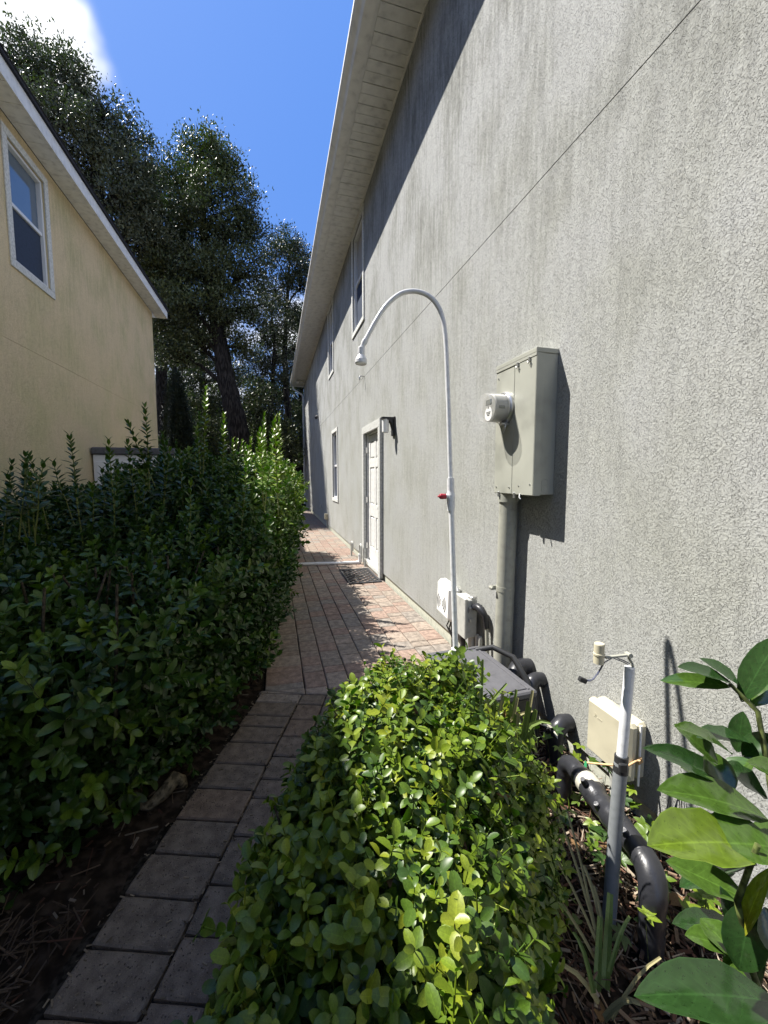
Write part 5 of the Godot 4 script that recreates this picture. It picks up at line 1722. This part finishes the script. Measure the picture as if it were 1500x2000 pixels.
# lobes: [u, v, metres ahead, radius in metres]; trunk: [u, v, metres ahead, radius]
func tree(called: String, label: String, trunk: Array, lobes: Array, density: float, dark: Color, light: Color, s: int, limb := 0.10) -> void:
	var r := RandomNumberGenerator.new()
	r.seed = s
	var pts := []
	var rad := []
	for q in trunk:
		pts.append(at(q[0], q[1], q[2])); rad.append(q[3])
	pts[0].y = -0.1
	var t := thing(called, label, "tree", pts[0] * Vector3(1, 0, 1))
	var mb := MB.new()
	var line := []
	var lr := []
	for k in pts.size() - 1:
		for j in 4:
			var f := j / 4.0
			line.append(pts[k].lerp(pts[k + 1], f) + Vector3(r.randf_range(-1, 1), 0, r.randf_range(-1, 1)) * rad[k] * 0.12)
			lr.append(lerpf(rad[k], rad[k + 1], f))
	line.append(pts[-1]); lr.append(rad[-1])
	mb.tube(line, lr, 12)
	part(t, "trunk", mb, M.bark_oak)
	var xs := [[], [], []]
	var cs := [[], [], []]
	for q in lobes:
		var c := at(q[0], q[1], q[2])
		var rr: float = q[3]
		# limb from the trunk, somewhat below the lobe
		var best := 0
		for k in line.size():
			var want: float = c.y - 0.55 * Vector2(c.x - line[k].x, c.z - line[k].z).length() - 0.5
			if absf(line[k].y - want) < absf(line[best].y - (c.y - 0.55 * Vector2(c.x - line[best].x, c.z - line[best].z).length() - 0.5)): best = k
		var o: Vector3 = line[best]
		var lim := MB.new()
		var m := o.lerp(c, 0.5) + Vector3(r.randf_range(-0.4, 0.4), r.randf_range(-0.2, 0.5), r.randf_range(-0.4, 0.4))
		var base_r: float = minf(lr[best] * 0.7, limb * (0.6 + rr * 0.3))
		lim.tube([o, o.lerp(m, 0.5) + Vector3(0, 0.1, 0), m, m.lerp(c, 0.6), c], [base_r, base_r * 0.8, base_r * 0.6, base_r * 0.42, base_r * 0.25], 7)
		var ends := []
		for k in int(14 + rr * 12):
			var d := Vector3(r.randfn(), r.randfn() * 0.8, r.randfn()).normalized() * rr * r.randf_range(0.55, 1.0)
			var f := m.lerp(c, r.randf_range(0.1, 1.0))
			var e := c + d
			var mm := f.lerp(e, 0.55) + Vector3(0, 0.12 * rr, 0)
			lim.tube([f, mm, e], [base_r * 0.25, base_r * 0.15, base_r * 0.06], 5, false)
			ends.append([f, mm, e])
		part(t, "limb", lim, M.bark_oak)
		var count := int(density * pow(rr, 2.2) * 66.0)
		for k in count:
			var e: Array = ends[r.randi() % ends.size()]
			var g := r.randf_range(0.35, 1.0)
			var p: Vector3 = e[1].lerp(e[2], g) + Vector3(r.randfn(), r.randfn() * 0.8, r.randfn()) * rr * 0.10
			var v := r.randi() % 3
			xs[v].append(Transform3D(Basis.from_euler(Vector3(r.randf_range(-0.5, 0.5), r.randf_range(0, TAU), r.randf_range(-0.5, 0.5))).scaled(Vector3.ONE * r.randf_range(0.75, 1.25)), p))
			var lt := clampf(r.randf_range(0.0, 0.6) + 0.35 * (p.y - c.y) / rr + (q[4] if q.size() > 4 else 0.0), 0.0, 1.0)  # lobe tops and chosen lobes paler: light on the crown put into colour
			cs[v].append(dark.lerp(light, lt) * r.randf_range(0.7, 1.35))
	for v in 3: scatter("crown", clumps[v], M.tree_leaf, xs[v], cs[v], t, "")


func trees() -> void:
	for v in 3: clumps.append(leaf_clump(34, 0.42, 0.135, 300 + v))
	var dark := Color(0.052, 0.060, 0.030)
	var mid := Color(0.155, 0.175, 0.058)
	# tall oak behind the tan house
	tree("oak_tree", "tall gray green oak rising behind the tan house roof below the cloud", [[170, 900, 15.5, 0.42], [175, 600, 15.6, 0.36], [190, 420, 15.7, 0.28], [190, 300, 15.8, 0.18], [170, 180, 15.8, 0.09]],
		[[20, 110, 15.5, 1.15], [70, 105, 15.8, 1.0], [120, 140, 15.2, 1.1], [50, 175, 16.2, 1.2], [165, 190, 15.8, 1.2], [215, 225, 15.4, 1.15], [110, 235, 15.0, 1.5], [255, 270, 15.8, 1.05], [180, 300, 15.2, 1.6], [270, 330, 15.3, 1.1], [235, 380, 15.0, 1.4], [130, 330, 16.4, 1.5], [285, 400, 16.0, 1.1], [250, 470, 15.4, 1.3], [40, 270, 16.5, 1.5], [310, 480, 16.0, 1.2]],
		0.66, dark * 1.3, Color(0.22, 0.215, 0.13), 11, 0.11)
	# big leaning oak between the houses
	tree("oak_tree", "big oak with leaning trunk and leafy dark crown between the two houses", [[482, 905, 17.0, 0.46], [470, 850, 17.0, 0.42], [448, 770, 17.0, 0.38], [436, 700, 17.0, 0.33], [415, 600, 17.0, 0.24], [400, 480, 17.0, 0.16], [395, 360, 17.0, 0.08]],
		[[395, 285, 17.0, 0.95, 0.5], [430, 310, 16.8, 0.85, 0.35], [370, 330, 17.2, 1.0, 0.3], [460, 335, 17.0, 0.85, 0.1], [415, 370, 16.4, 1.2, 0.25], [350, 380, 17.3, 1.15], [470, 400, 17.0, 0.95], [390, 440, 16.6, 1.4], [330, 440, 17.0, 1.25], [450, 460, 16.8, 1.25], [495, 450, 17.2, 0.8], [350, 520, 16.6, 1.3], [420, 540, 16.4, 1.4], [490, 530, 17.0, 1.05], [310, 540, 17.0, 1.0], [370, 600, 16.4, 1.2], [450, 610, 16.6, 1.1], [500, 600, 17.2, 0.9], [330, 620, 16.8, 1.1], [390, 670, 17.2, 1.0], [340, 690, 17.2, 1.0], [480, 680, 17.4, 0.8]],
		1.0, dark, mid, 12, 0.13)
	tree("oak_tree", "oak standing back between the tall oak and the leaning oak", [[318, 900, 22.0, 0.34], [315, 700, 22.0, 0.28], [300, 520, 22.0, 0.18], [290, 400, 22.0, 0.1]],
		[[290, 345, 22.0, 1.2], [320, 390, 22.0, 1.3], [270, 410, 22.0, 1.5], [310, 460, 22.0, 1.5], [340, 520, 22.0, 1.4], [300, 540, 22.0, 1.6], [330, 610, 22.0, 1.6], [300, 640, 22.0, 1.6], [250, 360, 22.5, 1.6], [220, 440, 22.5, 1.8], [240, 540, 22.5, 1.8]],
		0.9, dark, mid, 18, 0.12)
	# slimmer trees at the right of it
	tree("slender_tree", "slender forked tree beside the far corner of the gray house eave", [[566, 900, 22.0, 0.20], [562, 800, 22.0, 0.18], [556, 700, 22.0, 0.14], [560, 600, 22.0, 0.10], [566, 500, 22.0, 0.05]],
		[[562, 475, 22.0, 1.05, 0.2], [590, 490, 22.4, 1.0, 0.15], [540, 500, 21.6, 1.0], [575, 540, 21.8, 1.2, 0.1], [600, 555, 22.4, 1.0, 0.2], [535, 560, 22.0, 1.1], [560, 600, 22.0, 1.0], [590, 620, 22.2, 1.0], [535, 650, 22.0, 0.9], [575, 680, 22.4, 0.9], [600, 690, 22.0, 0.8], [520, 710, 22.0, 0.8]],
		0.75, dark, Color(0.10, 0.105, 0.045), 13, 0.08)
	tree("slender_tree", "thin straight tree between the leaning oak and the forked tree", [[532, 900, 20.5, 0.13], [530, 780, 20.5, 0.11], [536, 680, 20.5, 0.08], [530, 600, 20.5, 0.05]],
		[[530, 600, 20.5, 0.8], [548, 640, 20.5, 0.8], [515, 660, 20.5, 0.8], [540, 700, 20.8, 0.9], [505, 720, 20.5, 0.9], [555, 740, 20.5, 0.8]],
		0.7, dark * 0.9, Color(0.10, 0.09, 0.045), 14, 0.05)
	tree("background_tree", "far tree seen through the gap left of the leaning oak trunk", [[400, 890, 28.0, 0.25], [395, 750, 28.0, 0.2], [400, 600, 28.0, 0.1]],
		[[340, 640, 28.0, 1.8], [400, 560, 28.0, 1.8], [440, 640, 28.0, 1.6], [380, 720, 28.0, 1.7], [330, 760, 28.0, 1.8], [455, 720, 28.5, 1.2], [410, 820, 28.0, 1.6]],
		0.75, dark, mid, 15, 0.12)
	tree("background_tree", "far tree filling the gap behind the forked tree by the gray corner", [[590, 890, 27.0, 0.2], [588, 760, 27.0, 0.16], [592, 660, 27.0, 0.08]],
		[[600, 640, 27.0, 1.3], [570, 700, 27.0, 1.4], [600, 740, 27.0, 1.4], [560, 780, 27.0, 1.5], [520, 770, 27.5, 1.4], [595, 820, 26.5, 1.4], [480, 810, 27.5, 1.5], [540, 850, 26.5, 1.6]],
		0.85, dark, mid * 0.9, 16, 0.1)
	tree("background_tree", "far tree behind the conical evergreen and the tan house corner", [[345, 890, 31.0, 0.25], [340, 700, 31.0, 0.2], [335, 560, 31.0, 0.1]],
		[[310, 560, 31.0, 1.7], [350, 600, 31.0, 1.9], [320, 680, 31.0, 1.9], [370, 690, 31.0, 1.8], [310, 780, 31.0, 2.0], [360, 790, 31.0, 2.0], [420, 790, 31.0, 1.8], [450, 850, 30.0, 1.8], [500, 840, 30.0, 1.8], [400, 860, 30.0, 1.8], [490, 740, 31.0, 1.3]],
		0.8, dark, mid, 17, 0.12)
	tree("understory_tree", "low bushy tree in front of the leaning oak's trunk", [[500, 905, 19.0, 0.09], [505, 840, 19.0, 0.07], [500, 770, 19.0, 0.03]],
		[[495, 770, 19.0, 0.8], [520, 800, 19.0, 0.9], [475, 820, 19.4, 0.8], [510, 850, 18.6, 0.9], [545, 840, 19.0, 0.8], [560, 870, 18.8, 0.8], [480, 870, 19.0, 0.8], [590, 850, 21.0, 0.9]],
		0.9, dark * 0.8, mid * 0.8, 19, 0.04)
	tree("understory_tree", "low bushy tree between the conical evergreen and the leaning oak", [[405, 905, 20.0, 0.09], [405, 830, 20.0, 0.07], [400, 740, 20.0, 0.03]],
		[[400, 740, 20.0, 0.8], [425, 790, 20.0, 0.9], [385, 800, 20.2, 0.9], [420, 850, 20.0, 1.0], [380, 870, 20.0, 0.9], [450, 870, 20.4, 0.8]],
		0.8, dark * 0.8, mid * 0.8, 20, 0.04)
	# dark conical evergreen
	var t := thing("conical_evergreen", "narrow dark conical evergreen beside the corner of the tan house", "tree", at(348, 900, 14.5) * Vector3(1, 0, 1))
	var r := RandomNumberGenerator.new()
	r.seed = 31
	var top := at(342, 715, 14.5)
	var foot := Vector3(top.x, 0, top.z)
	var mb := MB.new()
	mb.tube([foot, top], [0.10, 0.02], 8)
	part(t, "trunk", mb, M.bark_oak)
	var xs := []
	var cs := []
	for k in 5200:
		var h := 1.0 - sqrt(r.randf())
		var a := r.randf_range(0, TAU)
		var rr := 0.82 * pow(1.0 - h, 0.8) * sqrt(r.randf_range(0.3, 1.0)) * (1.0 + 0.12 * sin(a * 5.0 + h * 23.0))
		xs.append(Transform3D(Basis.from_euler(Vector3(r.randf_range(-0.6, 0.6), a, r.randf_range(-0.6, 0.6))).scaled(Vector3.ONE * r.randf_range(0.28, 0.5)), foot.lerp(top, h) + Vector3(cos(a), 0, sin(a)) * rr))
		cs.append(Color(0.010, 0.017, 0.008) * r.randf_range(0.6, 1.5))
	scatter("crown", clumps[0], M.tree_leaf, xs, cs, t, "")
	# undergrowth closing the view between the houses
	xs = []; cs = []
	for k in 9500:
		var x := r.randf_range(-16, 5.0)
		var z := r.randf_range(-31, -22.6)
		var h := pow(r.randf(), 1.4) * (3.4 + 4.6 * smoothstep(-24.0, -31.0, z))
		xs.append(Transform3D(Basis.from_euler(Vector3(0, r.randf_range(0, TAU), 0)).scaled(Vector3.ONE * r.randf_range(0.9, 1.6)), Vector3(x, h, z)))
		cs.append(dark.lerp(mid, r.randf()) * r.randf_range(0.5, 1.2))
	tag(scatter("undergrowth", clumps[1], M.tree_leaf, xs, cs, self), "dark tangled undergrowth beneath the trees behind the houses", "undergrowth")


# ---------------------------------------------------------------- behind the hedge and at the far end
func far_things() -> void:
	var t := thing("storage_shed", "white resin storage shed with dark lid between the tall hedge and tan house", "storage shed", Vector3(-2.45, 0, -8.7))
	var x0 := -3.10
	var x1 := -1.80
	var z1 := -8.25
	var mb := MB.new()
	mb.span(Vector3(x0, 0, -9.2), Vector3(x1, 1.90, z1), 0.01)
	part(t, "body", mb, M.vinyl)
	for k in 3:
		mb = MB.new()
		mb.span(Vector3(x0 + 0.05 + k * 0.405, 0.1, z1 - 0.001), Vector3(x0 + 0.445 + k * 0.405, 1.78, z1 + 0.014), 0.005)
		part(t, "panel", mb, M.vinyl)
	mb = MB.new()
	mb.span(Vector3(x0 - 0.01, 1.901, -9.25), Vector3(x1 + 0.04, 2.03, z1 + 0.05), 0.02)
	part(t, "lid", mb, M.lid_gray)
	t = thing("wooden_fence", "dark weathered board fence closing the far end of the path", "fence", Vector3(0.8, 0, -21.6))
	for k in 16:
		mb = MB.new()
		var bx := -0.75 + k * 0.15
		mb.span(Vector3(bx, -0.05, -21.62), Vector3(bx + 0.142, 2.0 + 0.02 * (k % 3), -21.6), 0.004)
		part(t, "board", mb, M.wood_dark)
	for y in [0.4, 1.6]:
		mb = MB.new()
		mb.span(Vector3(-0.75, y, -21.598), Vector3(1.65, y + 0.09, -21.56), 0.004)
		part(t, "rail", mb, M.wood_dark)
	t = thing("cooling_unit", "low louvred cooling unit in shade at the far end of the path", "air conditioner", Vector3(1.05, 0, -20.9))
	mb = MB.new()
	mb.span(Vector3(0.72, 0.0, -21.35), Vector3(1.32, 0.78, -20.75), 0.02)
	part(t, "casing", mb, M.pvc_gray)
	for k in 12:
		mb = MB.new()
		mb.box(Vector3(0.56, 0.03, 0.02), Transform3D(Basis(Vector3.RIGHT, 0.5), Vector3(1.02, 0.09 + k * 0.056, -20.74)), 0.003)
		part(t, "louvre", mb, M.pvc_gray)
	mb = MB.new()
	mb.span(Vector3(0.75, -0.01, -20.72), Vector3(1.35, 0.06, -20.45), 0.01)
	tag(part(self, "paving_slab", mb, M.trim_gray), "pale slab lying in front of the far cooling unit", "slab")


# ---------------------------------------------------------------- the scene
func _ready() -> void:
	var cam := Camera3D.new()
	cam.name = "camera"
	cam.position = EYE
	cam.rotation_degrees = Vector3(-4.982, -15.287, 0)
	cam.keep_aspect = Camera3D.KEEP_HEIGHT
	cam.fov = rad_to_deg(2.0 * atan(1000.0 / FOCAL))
	cam.near = 0.05
	cam.far = 400.0
	add_child(cam)
	cam_basis = cam.transform.basis
	var env := Environment.new()
	env.background_mode = Environment.BG_SKY
	var sky := Sky.new()
	var pano := PanoramaSkyMaterial.new()
	pano.panorama = sky_texture()
	sky.sky_material = pano
	env.sky = sky
	env.background_energy_multiplier = 1.0
	env.tonemap_mode = Environment.TONE_MAPPER_LINEAR
	env.tonemap_exposure = 2.52
	env.sdfgi_enabled = true
	env.ssao_enabled = true
	env.ssil_enabled = true
	var we := WorldEnvironment.new()
	we.name = "world_environment"
	we.environment = env
	add_child(we)
	var sun := DirectionalLight3D.new()
	sun.name = "sun"
	sun.light_energy = 1.4
	sun.light_color = Color(1.0, 0.98, 0.945)
	sun.light_angular_distance = 0.5
	sun.shadow_enabled = true
	add_child(sun)
	sun.look_at_from_position(SUN_TOWARDS, Vector3.ZERO, Vector3.UP)
	make_materials()
	ground_and_path()
	gray_house()
	tan_house()
	trees()
	far_things()
	meter_cabinet()
	outdoor_shower()
	wall_services()
	path_things()
	hedges()
	foreground_plants()
	litter()
